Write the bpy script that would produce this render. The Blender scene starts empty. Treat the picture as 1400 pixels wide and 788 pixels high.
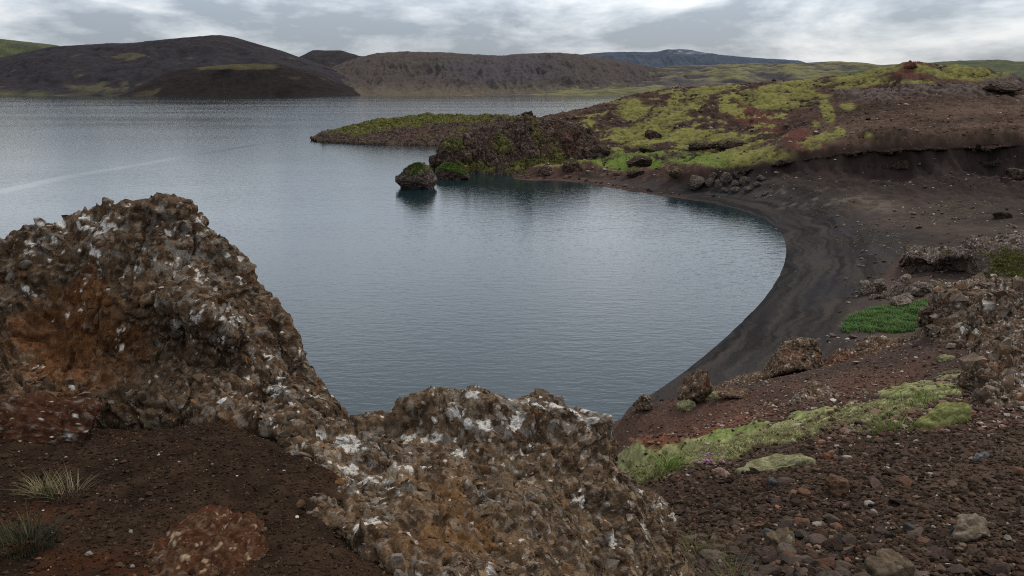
import bpy, math, time
import numpy as np
from mathutils import Vector

T0 = time.time()
Q = 1.0                                   # mesh density
rng = np.random.default_rng(11)
scene = bpy.context.scene
COL = scene.collection
f4 = np.float32

# ------------------------------------------------------------------ camera
CAMZ = 25.0
FPX = 1099.0
PITCH = math.atan(276.0 / FPX)
cp, sp = math.cos(PITCH), math.sin(PITCH)


def direction(px, py):
    u = (px - 700.0) / FPX
    v = (394.0 - py) / FPX
    return np.array([u, cp + v * sp, -sp + v * cp])


def at_y(px, py, Y):
    d = direction(px, py)
    t = Y / d[1]
    return np.array([d[0] * t, Y, CAMZ + d[2] * t])


def at_z(px, py, z):
    d = direction(px, py)
    t = (z - CAMZ) / d[2]
    return np.array([d[0] * t, d[1] * t, z])


def project(P):
    """world points -> pixel of the 1400 x 788 photograph"""
    y = P[..., 1]
    z = P[..., 2] - CAMZ
    dep = np.maximum(y * cp - z * sp, 0.05)
    up = y * sp + z * cp
    return 700.0 + FPX * P[..., 0] / dep, 394.0 - FPX * up / dep


# ------------------------------------------------------------------ noise
_perm = np.random.default_rng(3).permutation(256).astype(np.int32)
_perm2 = np.concatenate([_perm, _perm, _perm])
_g = np.random.default_rng(4).normal(size=(256, 3)).astype(f4)
_g /= np.linalg.norm(_g, axis=1)[:, None]
_r3 = np.random.default_rng(5).random((256, 3)).astype(f4)
_r1 = np.random.default_rng(6).random((4, 256)).astype(f4)


def _hash(x, y, z):
    return _perm2[_perm2[_perm2[x & 255] + (y & 255)] + (z & 255)]


def perlin(p):
    p = np.asarray(p, f4)
    shp = p.shape[:-1]
    p = p.reshape(-1, 3)
    out = np.empty(len(p), f4)
    for a in range(0, len(p), 200000):
        q = p[a:a + 200000]
        i = np.floor(q).astype(np.int32)
        fr = q - i
        w = fr * fr * fr * (fr * (fr * 6 - 15) + 10)
        acc = np.zeros(len(q), f4)
        for dx in (0, 1):
            wx = w[:, 0] if dx else 1 - w[:, 0]
            for dy in (0, 1):
                wy = w[:, 1] if dy else 1 - w[:, 1]
                for dz in (0, 1):
                    wz = w[:, 2] if dz else 1 - w[:, 2]
                    g = _g[_hash(i[:, 0] + dx, i[:, 1] + dy, i[:, 2] + dz)]
                    acc += wx * wy * wz * (g[:, 0] * (fr[:, 0] - dx) + g[:, 1] * (fr[:, 1] - dy) + g[:, 2] * (fr[:, 2] - dz))
        out[a:a + 200000] = acc * 1.5
    return out.reshape(shp)


def fbm(p, octs=4, gain=0.5, ridged=False):
    p = np.asarray(p, f4)
    amp, tot, s = 1.0, 0.0, 0.0
    for k in range(octs):
        n = perlin(p * (2.03 ** k) + 17.3 * k)
        if ridged:
            n = 1 - 2 * np.abs(n)
        s = s + amp * n
        tot += amp
        amp *= gain
    return s / tot


def worley(p, angular=True):
    """F1, F2, id of the nearest feature point"""
    p = np.asarray(p, f4)
    shp = p.shape[:-1]
    p = p.reshape(-1, 3)
    F1 = np.empty(len(p), f4)
    F2 = np.empty(len(p), f4)
    ID = np.empty(len(p), np.int32)
    for a in range(0, len(p), 200000):
        q = p[a:a + 200000]
        i = np.floor(q).astype(np.int32)
        fr = q - i
        f1 = np.full(len(q), 9, f4)
        f2 = np.full(len(q), 9, f4)
        idd = np.zeros(len(q), np.int32)
        for dx in (-1, 0, 1):
            for dy in (-1, 0, 1):
                for dz in (-1, 0, 1):
                    h = _hash(i[:, 0] + dx, i[:, 1] + dy, i[:, 2] + dz)
                    r = _r3[h]
                    ax, ay, az_ = dx + r[:, 0] - fr[:, 0], dy + r[:, 1] - fr[:, 1], dz + r[:, 2] - fr[:, 2]
                    d = ax * ax + ay * ay + az_ * az_
                    if angular:
                        ax, ay, az_ = np.abs(ax + 0.45 * ay - 0.2 * az_), np.abs(ay - 0.4 * az_), np.abs(az_ + 0.35 * ax)
                        d = (0.42 * np.sqrt(d) + 0.58 * np.maximum(np.maximum(ax, ay), az_)) ** 2
                    m = d < f1
                    f2 = np.where(m, f1, np.minimum(f2, d))
                    idd = np.where(m, h, idd)
                    f1 = np.where(m, d, f1)
        F1[a:a + 200000] = np.sqrt(f1)
        F2[a:a + 200000] = np.sqrt(f2)
        ID[a:a + 200000] = idd
    return F1.reshape(shp), F2.reshape(shp), ID.reshape(shp)


def sstep(a, b, x):
    t = np.clip((x - a) / (b - a), 0, 1)
    return t * t * (3 - 2 * t)


def mix(a, b, t):
    t = np.asarray(t)[..., None]
    return np.asarray(a, f4) * (1 - t) + np.asarray(b, f4) * t


def ell(px, py, cx, cy, rx, ry, ang=0.0):
    """1 inside a soft ellipse, 0 outside"""
    c, s = math.cos(math.radians(ang)), math.sin(math.radians(ang))
    dx, dy = px - cx, py - cy
    return np.sqrt(((dx * c + dy * s) / rx) ** 2 + ((-dx * s + dy * c) / ry) ** 2)


def poly_sd(x, y, poly):
    """signed distance to a polygon, positive inside"""
    d = np.full(x.shape, 1e9, f4)
    ins = np.zeros(x.shape, bool)
    n = len(poly)
    for k in range(n):
        ax, ay = poly[k]
        bx, by = poly[(k + 1) % n]
        ex, ey = bx - ax, by - ay
        L = ex * ex + ey * ey + 1e-9
        t = np.clip(((x - ax) * ex + (y - ay) * ey) / L, 0, 1)
        d = np.minimum(d, (x - ax - t * ex) ** 2 + (y - ay - t * ey) ** 2)
        if abs(by - ay) > 1e-9:
            ins ^= ((ay > y) != (by > y)) & (x < (bx - ax) * (y - ay) / (by - ay) + ax)
    d = np.sqrt(d)
    return np.where(ins, d, -d)


# ------------------------------------------------------------------ object helpers
def mesh_np(name, V, faces, mat, col=None, smooth=True, parent=None, uvw=None):
    """V (n,3), faces (m,k) equal-sized polygons, col (n,3) linear albedo"""
    V = np.ascontiguousarray(V, f4).reshape(-1, 3)
    faces = np.ascontiguousarray(faces, np.int32)
    me = bpy.data.meshes.new(name)
    me.vertices.add(len(V))
    me.vertices.foreach_set('co', V.ravel())
    k = faces.shape[1]
    me.loops.add(faces.size)
    me.loops.foreach_set('vertex_index', faces.ravel())
    me.polygons.add(len(faces))
    me.polygons.foreach_set('loop_start', np.arange(0, faces.size, k, dtype=np.int32))
    me.polygons.foreach_set('loop_total', np.full(len(faces), k, np.int32))
    me.polygons.foreach_set('use_smooth', np.broadcast_to(np.asarray(smooth, bool), (len(faces),)).copy())
    me.update(calc_edges=True)
    if col is not None:
        at = me.color_attributes.new('Col', 'FLOAT_COLOR', 'POINT')
        c4 = np.ones((len(V), 4), f4)
        c4[:, :3] = np.clip(col.reshape(-1, 3), 0, 1)
        at.data.foreach_set('color', c4.ravel())
    if mat:
        me.materials.append(mat)
    o = bpy.data.objects.new(name, me)
    COL.objects.link(o)
    if parent:
        o.parent = parent
    return o


def grid_faces(nv, nu):
    i = np.arange(nv - 1)[:, None] * nu + np.arange(nu - 1)[None, :]
    return np.stack([i, i + 1, i + nu + 1, i + nu], -1).reshape(-1, 4)


def grid_normals(G):
    du = np.gradient(G, axis=1)
    dv = np.gradient(G, axis=0)
    n = np.cross(du, dv)
    n /= np.linalg.norm(n, axis=-1)[..., None] + 1e-12
    return n


def tag(o, label, cat, group=None):
    o['label'] = label
    o['category'] = cat
    if group:
        o['group'] = group
    return o


def structure(o):
    o['kind'] = 'structure'
    return o


def stuff(o, label, cat):
    o['kind'] = 'stuff'
    o['label'] = label
    o['category'] = cat
    return o


def set_origin(o, p):
    """put the object's origin at world point p, keeping the mesh where it is"""
    p = np.asarray(p, f4)
    n = len(o.data.vertices)
    co = np.empty(n * 3, f4)
    o.data.vertices.foreach_get('co', co)
    o.data.vertices.foreach_set('co', (co.reshape(-1, 3) - p).ravel())
    o.location = p.tolist()
    o.data.update()


# ------------------------------------------------------------------ materials
def earth(name, bump=((40.0, 0.01),), fine=(60.0, 0.5), speck=None, rough=0.95, spec=0.03, rand=0.0, sheen=0.0):
    """Albedo from the mesh colour, broken up by world-space noise, with fine bump.
    bump: list of (noise scale per metre, depth in metres); speck: (scale, share, colour)"""
    m = bpy.data.materials.new(name)
    m.use_nodes = True
    nt = m.node_tree
    N, L = nt.nodes, nt.links
    bs = N['Principled BSDF']
    bs.inputs['Roughness'].default_value = rough
    bs.inputs['Specular IOR Level'].default_value = spec
    at = N.new('ShaderNodeAttribute')
    at.attribute_name = 'Col'
    geo = N.new('ShaderNodeNewGeometry')
    no = N.new('ShaderNodeTexNoise')
    no.inputs['Scale'].default_value = fine[0]
    no.inputs['Detail'].default_value = 6
    no.inputs['Roughness'].default_value = 0.7
    L.new(geo.outputs['Position'], no.inputs['Vector'])
    mr = N.new('ShaderNodeMapRange')
    mr.inputs['From Min'].default_value = 0.25
    mr.inputs['From Max'].default_value = 0.75
    mr.inputs['To Min'].default_value = 1 - fine[1]
    mr.inputs['To Max'].default_value = 1 + fine[1]
    L.new(no.outputs['Fac'], mr.inputs['Value'])
    mul = N.new('ShaderNodeVectorMath')
    mul.operation = 'SCALE'
    L.new(at.outputs['Color'], mul.inputs[0])
    L.new(mr.outputs['Result'], mul.inputs['Scale'])
    colout = mul.outputs['Vector']
    if rand:
        oi = N.new('ShaderNodeObjectInfo')
        r2 = N.new('ShaderNodeMapRange')
        r2.inputs['To Min'].default_value = 1 - rand
        r2.inputs['To Max'].default_value = 1 + rand
        L.new(oi.outputs['Random'], r2.inputs['Value'])
        m2 = N.new('ShaderNodeVectorMath')
        m2.operation = 'SCALE'
        L.new(colout, m2.inputs[0])
        L.new(r2.outputs['Result'], m2.inputs['Scale'])
        colout = m2.outputs['Vector']
    if speck:
        vo = N.new('ShaderNodeTexVoronoi')
        vo.inputs['Scale'].default_value = speck[0]
        L.new(geo.outputs['Position'], vo.inputs['Vector'])
        lt = N.new('ShaderNodeMath')
        lt.operation = 'LESS_THAN'
        sx = N.new('ShaderNodeSeparateColor')
        L.new(vo.outputs['Color'], sx.inputs[0])
        L.new(sx.outputs[0], lt.inputs[0])
        lt.inputs[1].default_value = speck[1]
        l2 = N.new('ShaderNodeMath')
        l2.operation = 'LESS_THAN'
        L.new(vo.outputs['Distance'], l2.inputs[0])
        l2.inputs[1].default_value = 0.34
        mm = N.new('ShaderNodeMath')
        mm.operation = 'MULTIPLY'
        L.new(lt.outputs[0], mm.inputs[0])
        L.new(l2.outputs[0], mm.inputs[1])
        mx = N.new('ShaderNodeMix')
        mx.data_type = 'RGBA'
        L.new(mm.outputs[0], mx.inputs[0])
        L.new(colout, mx.inputs[6])
        mx.inputs[7].default_value = (*speck[2], 1)
        colout = mx.outputs[2]
    L.new(colout, bs.inputs['Base Color'])
    prev = None
    for sc, dep in bump:
        bn = N.new('ShaderNodeTexNoise')
        bn.inputs['Scale'].default_value = sc
        bn.inputs['Detail'].default_value = 5
        bn.inputs['Roughness'].default_value = 0.65
        L.new(geo.outputs['Position'], bn.inputs['Vector'])
        b = N.new('ShaderNodeBump')
        b.inputs['Distance'].default_value = dep
        b.inputs['Strength'].default_value = 1.0
        L.new(bn.outputs['Fac'], b.inputs['Height'])
        if prev:
            L.new(prev.outputs['Normal'], b.inputs['Normal'])
        prev = b
    if prev:
        L.new(prev.outputs['Normal'], bs.inputs['Normal'])
    return m


M_ground = earth('volcanic_ground', bump=((1.2, 0.10), (9, 0.03), (60, 0.006)), fine=(7.0, 0.55))
M_rock = earth('tuff_rock', bump=((70, 0.006), (260, 0.002)), fine=(120, 0.65), speck=(85.0, 0.09, (0.10, 0.08, 0.06)))
M_rockmid = earth('outcrop_rock', bump=((9, 0.03), (40, 0.008)), fine=(14, 0.6), speck=(9.0, 0.10, (0.24, 0.21, 0.18)))
M_rockfar = earth('cliff_rock', bump=((0.9, 0.5), (4, 0.12)), fine=(1.6, 0.6))
M_hill = earth('far_hill', bump=((0.05, 3.0), (0.2, 0.8)), fine=(0.06, 0.35))
M_stone = earth('scree_stone', bump=((45, 0.012), (160, 0.003)), fine=(50, 0.4), rand=0.45)
M_grav = earth('gravel', bump=((150, 0.003),), fine=(200, 0.3))
M_moss = earth('moss', bump=((14, 0.05), (90, 0.015)), fine=(25, 0.4), rough=1.0, spec=0.0)
M_leaf = earth('plant_leaf', bump=((30, 0.01),), fine=(3.0, 0.3), rough=0.8, spec=0.1)

# ------------------------------------------------------------------ shoreline and height controls
shore_px = [(860, 558), (880, 545), (900, 533), (940, 505), (980, 472), (1015, 440), (1045, 408), (1065, 378), (1074, 352), (1073, 330),
            (1062, 312), (1040, 298), (1010, 287), (980, 280), (940, 273), (900, 267), (860, 261), (820, 255), (790, 250), (760, 247), (730, 247),
            (705, 245), (700, 240), (690, 236), (660, 236), (630, 235), (612, 228)]
_k = np.array([at_z(px, py, 0.0)[:2] for px, py in shore_px])
_e = np.concatenate([2 * _k[:1] - _k[1:2], _k, 2 * _k[-1:] - _k[-2:-1]])
_sm = []
for _i in range(1, len(_e) - 2):                      # a smooth curve through the surveyed points
    for _t in np.linspace(0, 1, 5)[:-1]:
        _p0, _p1, _p2, _p3 = _e[_i - 1:_i + 3]
        _sm.append(0.5 * (2 * _p1 + (_p2 - _p0) * _t + (2 * _p0 - 5 * _p1 + 4 * _p2 - _p3) * _t ** 2 + (3 * _p1 - _p0 - 3 * _p2 + _p3) * _t ** 3))
_sm.append(_k[-1])
shore = [np.array([q[0], q[1], 0.0]) for q in _sm]
land_poly = [(-300, 12), (-60, 30), (-12, 40), (4, 47)] + [(p[0], p[1]) for p in shore] + \
            [(-8, 300), (0, 345), (25, 372), (75, 395), (120, 440), (190, 560), (380, 900), (800, 1500), (3000, 2600), (9000, 2600), (9000, -300), (-300, -300)]

ctl = []


def C(px, py, Y):
    ctl.append(at_y(px, py, Y))


def Cz(px, py, z):
    ctl.append(at_z(px, py, z))


def W(x, y, z):
    ctl.append(np.array([x, y, z], float))


for p in shore[::2]:
    ctl.append(np.array([p[0], p[1], 0.0]))
# ledge the camera stands on
for a in [(-200, 640, 3.55), (100, 620, 3.7), (100, 700, 2.98), (300, 760, 2.67), (490, 788, 2.62), (300, 580, 4.05), (0, 560, 4.25), (440, 640, 3.65),
          (400, 690, 3.15), (470, 725, 3.08), (540, 770, 2.95), (590, 790, 2.95), (650, 790, 3.15), (720, 790, 3.45), (560, 720, 3.5), (640, 720, 3.8)]:
    C(*a)
W(0, 1.0, 23.25); W(-1.5, 1.0, 23.3); W(1.2, 1.2, 23.0); W(-3, 3, 23.25)
W(0, 0.1, 23.3); W(0.4, 0.4, 23.25); W(-0.4, 0.4, 23.3); W(1.5, 0.3, 22.9); W(-1.5, 0.2, 23.3); W(4, 0.6, 22.4)
# the drop behind the near rocks
W(-2, 7, 20.5); W(-4, 8, 20.0); W(0.5, 7, 20.0); W(-3, 12, 16.0); W(0, 12, 15.5); W(-6, 20, 9); W(0, 20, 10.5); W(-4, 32, 3); W(1, 34, 4.0); W(-12, 30, 3)
W(-8, 6, 22.5); W(-12, 10, 16); W(-30, 20, 6)
# right slope
for a in [(850, 788, 4.0), (1000, 788, 5.0), (1200, 788, 5.6), (1400, 788, 5.6), (1600, 788, 5.6),
          (950, 740, 6.2), (1150, 700, 7.7), (1400, 700, 7.4), (1600, 700, 7.2),
          (900, 690, 9.0), (870, 660, 11), (1000, 640, 11.5), (1150, 610, 12), (1300, 600, 11.5), (1400, 610, 10), (1600, 600, 10),
          (860, 640, 13), (1000, 610, 15), (1150, 570, 17), (1300, 535, 18), (1500, 530, 16),
          (870, 600, 22), (1000, 570, 24), (1130, 545, 26), (1240, 520, 27), (1330, 490, 27),
          (860, 565, 33), (930, 545, 35), (1040, 523, 36), (1130, 505, 36), (1200, 485, 36), (1270, 470, 35), (1330, 440, 33), (1400, 420, 32), (1550, 410, 31)]:
    C(*a)
W(4, 20, 13.6); W(4.5, 28, 10); W(6, 40, 6.5); W(11, 46, 5.0); W(17, 50, 4.5); W(24, 55, 4.5); W(32, 60, 5)
W(42, 62, 6.5); W(60, 70, 7)
# beach and plain behind it
for a in [(1000, 490, .9), (1070, 430, 1.3), (1110, 370, 1.3), (1115, 325, 1.3), (1060, 290, 1.2), (960, 265, 1.0), (860, 250, .8),
          (1130, 430, 1.8), (1150, 380, 2.0), (1170, 320, 2.2), (1110, 300, 1.8), (1210, 437, 2.6), (1190, 400, 2.4), (1230, 350, 2.8), (1300, 320, 3.6), (1260, 455, 3.2), (1130, 460, 2.0)]:
    Cz(*a)
# foot and top of the sand bank
for a in [(955, 257, 1.6), (1000, 268, 1.9), (1050, 281, 2.2), (1130, 293, 2.8), (1220, 297, 3.6), (1300, 290, 4.4), (1400, 280, 5.2), (1500, 275, 6)]:
    Cz(*a)
for a in [(960, 240, 193), (1000, 235, 190), (1050, 227, 184), (1130, 213, 178), (1200, 207.5, 174), (1300, 203, 171), (1400, 198.5, 167), (1520, 195, 165),
          (1010, 242, 188.5), (1050, 235, 183), (1090, 219, 181.2), (1090, 229, 180), (1130, 226, 176.5), (1165, 209.5, 176.2), (1165, 218.5, 175.4), (1200, 228, 172.6), (1230, 205, 173), (1230, 224, 172), (1270, 214.5, 170.6), (1300, 213.5, 170), (1350, 200.5, 169), (1350, 224, 167.4), (1400, 226, 165.2), (1520, 218, 163.5),
          (1130, 250, 165), (1200, 252, 161), (1300, 250, 159), (1400, 245, 157), (1050, 250, 175)]:
    C(*a)
# headland slope above the bank
for a in [(760, 240, 228), (850, 238, 228), (900, 237, 222), (830, 212, 250), (900, 215, 243), (1000, 212, 235), (1070, 203, 222), (1130, 203, 195), (1200, 200, 190), (1300, 192, 187), (1400, 185, 184),
          (760, 200, 268), (850, 187, 275), (950, 182, 270), (1050, 172, 265), (1120, 162, 258), (1250, 172, 222), (1350, 172, 212), (1420, 168, 206),
          (1200, 132, 285), (1300, 128, 274), (1250, 145, 255), (1370, 140, 260),
          (740, 175, 290), (760, 164, 305), (820, 150, 322), (870, 134, 340), (920, 126, 332), (1000, 122, 322), (1080, 118, 312), (1150, 114, 308), (1200, 101, 306), (1240, 92, 302), (1300, 95, 302),
          (1350, 100, 297), (1385, 121, 290), (1450, 128, 285), (1600, 130, 280), (1240, 108, 292), (1300, 112, 290)]:
    C(*a)
W(30, 350, 12); W(60, 380, 12); W(100, 385, 16); W(150, 370, 22); W(210, 350, 20); W(160, 450, 14); W(260, 400, 16); W(300, 600, 18); W(600, 1200, 20)
W(400, 260, 26); W(300, 120, 18); W(150, 40, 14); W(60, 10, 20); W(30, 4, 20.5); W(20, 2, 21)
# lake bed
for (x, y, z) in [(0, 100, -4), (-50, 100, -5), (30, 150, -3), (0, 200, -4), (-80, 200, -6), (-80, 60, -5), (-200, 60, -6), (-100, 300, -6), (-200, 500, -8), (0, 500, -8), (-600, 1000, -9), (0, 1200, -9), (300, 1500, -8), (-1500, 1000, -9), (-400, 250, -8)]:
    W(x, y, z)
ctl = np.array(ctl)


def logpol(x, y):
    return np.arctan2(x, np.maximum(y, 0.01)), np.log(np.hypot(x, y) + 0.3)


_cu = np.stack(logpol(ctl[:, 0], ctl[:, 1]), -1)
_c2 = 0.008 ** 2


def _phi(d2):
    return np.sqrt(d2 + _c2)


_A = _phi(((_cu[:, None] - _cu[None]) ** 2).sum(-1))
_A += np.eye(len(ctl)) * 1e-4
_Pm = np.concatenate([np.ones((len(ctl), 1)), _cu], 1)
_M = np.block([[_A, _Pm], [_Pm.T, np.zeros((3, 3))]])
_sol = np.linalg.solve(_M, np.concatenate([ctl[:, 2], np.zeros(3)]))
_wt, _lin = _sol[:-3].astype(f4), _sol[-3:]


def base_z(x, y):
    shp = x.shape
    u, v = logpol(x.ravel().astype(f4), y.ravel().astype(f4))
    out = np.empty(len(u), f4)
    for a in range(0, len(u), 60000):
        uu, vv = u[a:a + 60000], v[a:a + 60000]
        acc = (_lin[0] + _lin[1] * uu + _lin[2] * vv).astype(f4)
        d2 = (uu[:, None] - _cu[None, :, 0].astype(f4)) ** 2 + (vv[:, None] - _cu[None, :, 1].astype(f4)) ** 2
        acc += np.sqrt(d2 + f4(_c2)) @ _wt
        out[a:a + 60000] = acc
    return out.reshape(shp)


SAND = [(840, 575), (1060, 380), (1074, 330), (980, 278), (780, 246), (850, 246), (950, 247), (1000, 238), (1130, 214), (1200, 209), (1500, 195), (1500, 330), (1240, 345),
        (1190, 400), (1270, 445), (1262, 465), (1130, 485), (1060, 520), (930, 545)]
MOSSY = [(700, 200), (760, 170), (830, 150), (880, 135), (960, 121), (1110, 116), (1140, 140), (1085, 160), (1075, 200), (1010, 234), (850, 241), (780, 238), (720, 240)]
MOSS_E = [(1000, 222, 85, 13, -2), (965, 196, 70, 11, 6), (880, 190, 45, 16, -8), (905, 172, 40, 8, -12), (860, 228, 50, 10, 0), (1055, 142, 55, 13, 5), (1080, 133, 40, 9, 0), (1131, 157, 9, 17, -25), (1114, 172, 8, 5, 0),
          (1125, 192, 24, 7, -5), (1108, 204, 18, 6, 0), (1150, 186, 8, 5, 0), (1187, 189, 7, 3, 0), (1185, 106, 52, 7, -12), (1320, 106, 60, 11, 6), (1262, 100, 16, 5, 0), (865, 155, 22, 14, 0), (1160, 150, 10, 5, 0),
          (1240, 118, 40, 4, 0), (930, 150, 40, 6, -12), (800, 215, 35, 14, 0), (1100, 118, 40, 5, 0), (1175, 120, 40, 6, -10), (960, 130, 40, 6, -8)]


def terrain(x, y):
    """height and linear albedo of the ground sheet"""
    r = np.hypot(x, y)
    zb = base_z(x, y)
    P0 = np.stack([x, y, zb], -1).astype(f4)
    px, py = project(P0)
    sd = poly_sd(x, y, land_poly)
    XY = np.stack([x, y, np.zeros_like(x)], -1).astype(f4)
    # noises at several sizes
    n30 = fbm(XY / 30, 4)
    n8 = fbm(XY / 8 + 5, 4)
    n2 = fbm(XY / 2 + 9, 4)
    n05 = fbm(XY / 0.5 + 3, 4)
    n1 = fbm(XY / 1.1 + 23, 4, .6)
    n01 = fbm(XY / 0.12 + 3, 3)
    rg8 = fbm(XY / 9 + 31, 5, 0.55, ridged=True)
    wob = n8 * 9 + n2 * 5
    sand = sstep(-6, 6, poly_sd(px + wob * 0.5, py + wob * 0.3, SAND)) * sstep(45, 55, r)
    far = sstep(120, 200, r)
    head = far * (1 - sand)
    near = 1 - sstep(20, 45, r)
    ledge = (1 - sstep(-0.3, 0.6, x - 0.15 * (y - 3))) * (1 - sstep(4.6, 5.6, r))
    # moss on the headland
    mz = sstep(-14, 10, poly_sd(px + wob, py + wob * 0.6, MOSSY)) * 0.62
    me = np.zeros_like(x)
    for e in MOSS_E:
        me = np.maximum(me, 1 - sstep(0.75, 1.2, ell(px + wob * 0.7, py + wob * 0.35, *e)))
    rocky = rg8 * 0.9 + n2 * 0.5
    mossn = sstep(0.02, 0.14, mz - 0.47 + 1.25 * n8 + 0.40 * n2 + 0.10 * n1 - 0.34 * rg8) * mz / 0.62
    moss = head * np.clip(np.maximum(mossn, me * sstep(-0.30, -0.12, n2 * 1.0 + n8 + 0.6 * n1 + 0.25 * me - 0.12 * rg8)), 0, 1)
    # heights
    upper = sstep(-8, 12, poly_sd(px, py, [(1090, 208), (1110, 165), (1170, 137), (1500, 133), (1500, 196), (1200, 206)]))
    z = zb.copy()
    rough_h = head * (1 - 0.75 * upper) * sstep(2, 10, sd)
    rg3 = fbm(XY / 3.2 + 57, 4, 0.6, ridged=True)
    z += rough_h * (rg8 * 1.5 * (1 - 0.55 * moss) + n8 * 1.2 + n2 * 0.55 + moss * (0.5 + n1 * 0.3 + n05 * 0.2) + rg3 * 0.85 * (1 - 0.6 * moss) + n1 * 0.45)
    z += head * upper * (n8 * 0.6 + n2 * 0.5 + rg8 * 0.45 + n1 * 0.25 + rg3 * 0.3)
    crag = head * np.maximum.reduce([1 - sstep(.6, 1.2, ell(px, py, *e)) for e in [(1290, 131, 80, 8), (1195, 138, 40, 7), (1370, 120, 30, 14), (1165, 137, 30, 5), (1250, 132, 40, 6)]])
    z += crag * (fbm(XY / 7 + 3, 5, .6, ridged=True) * 2.0 + 0.3)
    bank = sand * sstep(4.0, 6.0, zb) * sstep(140, 150, r)
    gully = fbm(np.stack([x / 5, y / 22, x * 0], -1), 4, 0.55, ridged=True)
    z += bank * (gully * 1.3 + n2 * 0.7 + n1 * 0.3 + fbm(XY / 4 + 77, 5, .6, ridged=True) * 0.5 * sstep(1120, 1060, px))
    z += sand * (n8 * 0.18 + n2 * 0.05) * sstep(0, 8, sd)
    scree = near * (1 - ledge)
    z += scree * (n2 * 0.22 * sstep(6, 12, r) + n05 * 0.07 + n01 * 0.02)
    z += near * ledge * (n05 * 0.03 + n01 * 0.012)
    mid = (1 - near) * (1 - far) * (1 - sand)
    z += mid * (n8 * .8 + n2 * .3)
    # the moss band of the right-hand slope
    bx = px + n2 * 30 + n05 * 14
    by = py + n2 * 14 + n05 * 8
    line = np.interp(bx, [820, 900, 1000, 1100, 1200, 1340, 1420], [650, 638, 612, 588, 562, 520, 480])
    half = np.interp(bx, [820, 880, 960, 1040, 1130, 1250, 1350, 1400], [30, 32, 20, 14, 18, 22, 14, 3])
    band = (1 - sstep(0.7, 1.1, np.abs(by - line) / half)) * near * sstep(7, 8, r) * sstep(-0.12, 0.06, n2 + 0.9 * n05 + 0.5 * n1 + 0.04 + 0.22 * (1 - sstep(930, 1060, px)))
    band *= 1 - 0.85 * (1 - sstep(.8, 1.3, ell(bx, by, 1130, 605, 60, 16, -15)))
    band = np.clip(band, 0, 1)
    z += band * (0.06 + 0.10 * n05 + 0.05 * n01)
    # waterline
    beach_max = 0.004 + np.maximum(sd, 0) * np.where(r > 40, 0.09, 1.0)
    t = sstep(0, 14, sd)
    z = np.where(sd > 0, np.maximum(np.where(sand > 0.3, z * t + np.minimum(z, beach_max) * (1 - t), z), np.minimum(sd, 6) * 0.05), np.minimum(z, -0.06 * np.minimum(-sd, 3) - 0.12 * np.clip(-sd - 3, 0, 40)))
    z = np.where((r > 2700), np.maximum(z, 2.0), z)
    # colours
    bsand = mix((0.027, 0.021, 0.018), (0.060, 0.0435, 0.034), sstep(-0.4, 0.5, n30 + 0.5 * n2))
    streak = fbm(np.stack([px / 70.0, (py + px * 0.12) / 5.0, px * 0], -1), 3)
    col = bsand * (1 + 0.25 * streak[..., None] * sand[..., None])
    wet = (1 - sstep(0.3, 3.0, sd + n8 * 1.2)) * sand
    col = mix(col, (0.009, 0.009, 0.010), wet * 0.85)
    along = x * 0.35 + y * 0.9
    lines = fbm(np.stack([sd / 1.1 + n8 * 2.2 + n2 * .6, along / 26, x * 0], -1), 4, .6)
    strand = sand * (1 - sstep(9, 17, sd + n30 * 8)) * sstep(-2, 6, 200 - r)
    col = mix(col, mix((0.009, 0.0085, 0.0085), (0.040, 0.034, 0.030), sstep(-.3, .35, lines)), strand * 0.85)
    dark = sand * (1 - sstep(2, 12, np.abs(sd - 9 - n8 * 4))) * sstep(-0.2, 0.3, n8)
    col = mix(col, (0.028, 0.026, 0.028), dark * 0.6)
    # banks of dark sand
    col = mix(col, mix((0.009, 0.007, 0.0065), (0.026, 0.018, 0.015), sstep(-.3, .5, n8 * .6 + gully * .6 + n2 * .4)), bank * 0.95)
    tan = (0.115, 0.09, 0.065)
    foot = sand * (1 - sstep(0.5, 1.3, ell(px, py, 1130, 272, 100, 14, 8))) * sstep(-.1, .5, n8 + n2)
    col = mix(col, tan, foot * 0.75)
    # headland soil and rock
    hcol = mix((0.022, 0.014, 0.011), (0.070, 0.040, 0.030), sstep(-0.5, 0.5, n8 + 0.6 * n2))
    hcol = mix(hcol, (0.11, 0.080, 0.063), sstep(0.2, 0.5, n2 + 0.5 * n1) * 0.5)
    hcol = mix(hcol, mix((0.034, 0.022, 0.015), (0.082, 0.051, 0.036), sstep(-.4, .4, n30 * 1.2 + n2 * .7 + n1 * .5)), upper)
    red = 1 - sstep(0.6, 1.3, ell(px + wob, py + wob * .5, 1030, 166, 40, 14, 20))
    red = np.maximum(red, 1 - sstep(0.6, 1.3, ell(px + wob, py + wob * .5, 1245, 100, 28, 12)))
    red = np.maximum(red, 1 - sstep(0.6, 1.3, ell(px + wob, py + wob * .5, 1100, 198, 30, 14)))
    hcol = mix(hcol, (0.085, 0.034, 0.025), red * 0.8)
    hcol = mix(hcol, mix((0.035, 0.026, 0.023), (0.10, 0.075, 0.062), sstep(-.4, .4, n1 + n2)), crag)
    mcol = mix((0.050, 0.047, 0.015), (0.165, 0.150, 0.045), sstep(-0.5, 0.5, n2 * .7 + 0.5 * n1 + 0.6 * n8))
    mcol = mix(mcol, (0.06, 0.045, 0.028), sstep(.15, .45, fbm(XY / 3.5 + 71, 4, .55)) * .5)
    grn = 1 - sstep(0.5, 1.3, ell(px + wob, py + wob * .4, 890, 224, 110, 15))
    grn = np.maximum(grn, 1 - sstep(.5, 1.3, ell(px + wob, py + wob * .3, 840, 225, 10, 5)))
    mcol = mix(mcol, (0.07, 0.12, 0.02), grn * 0.7)
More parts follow.
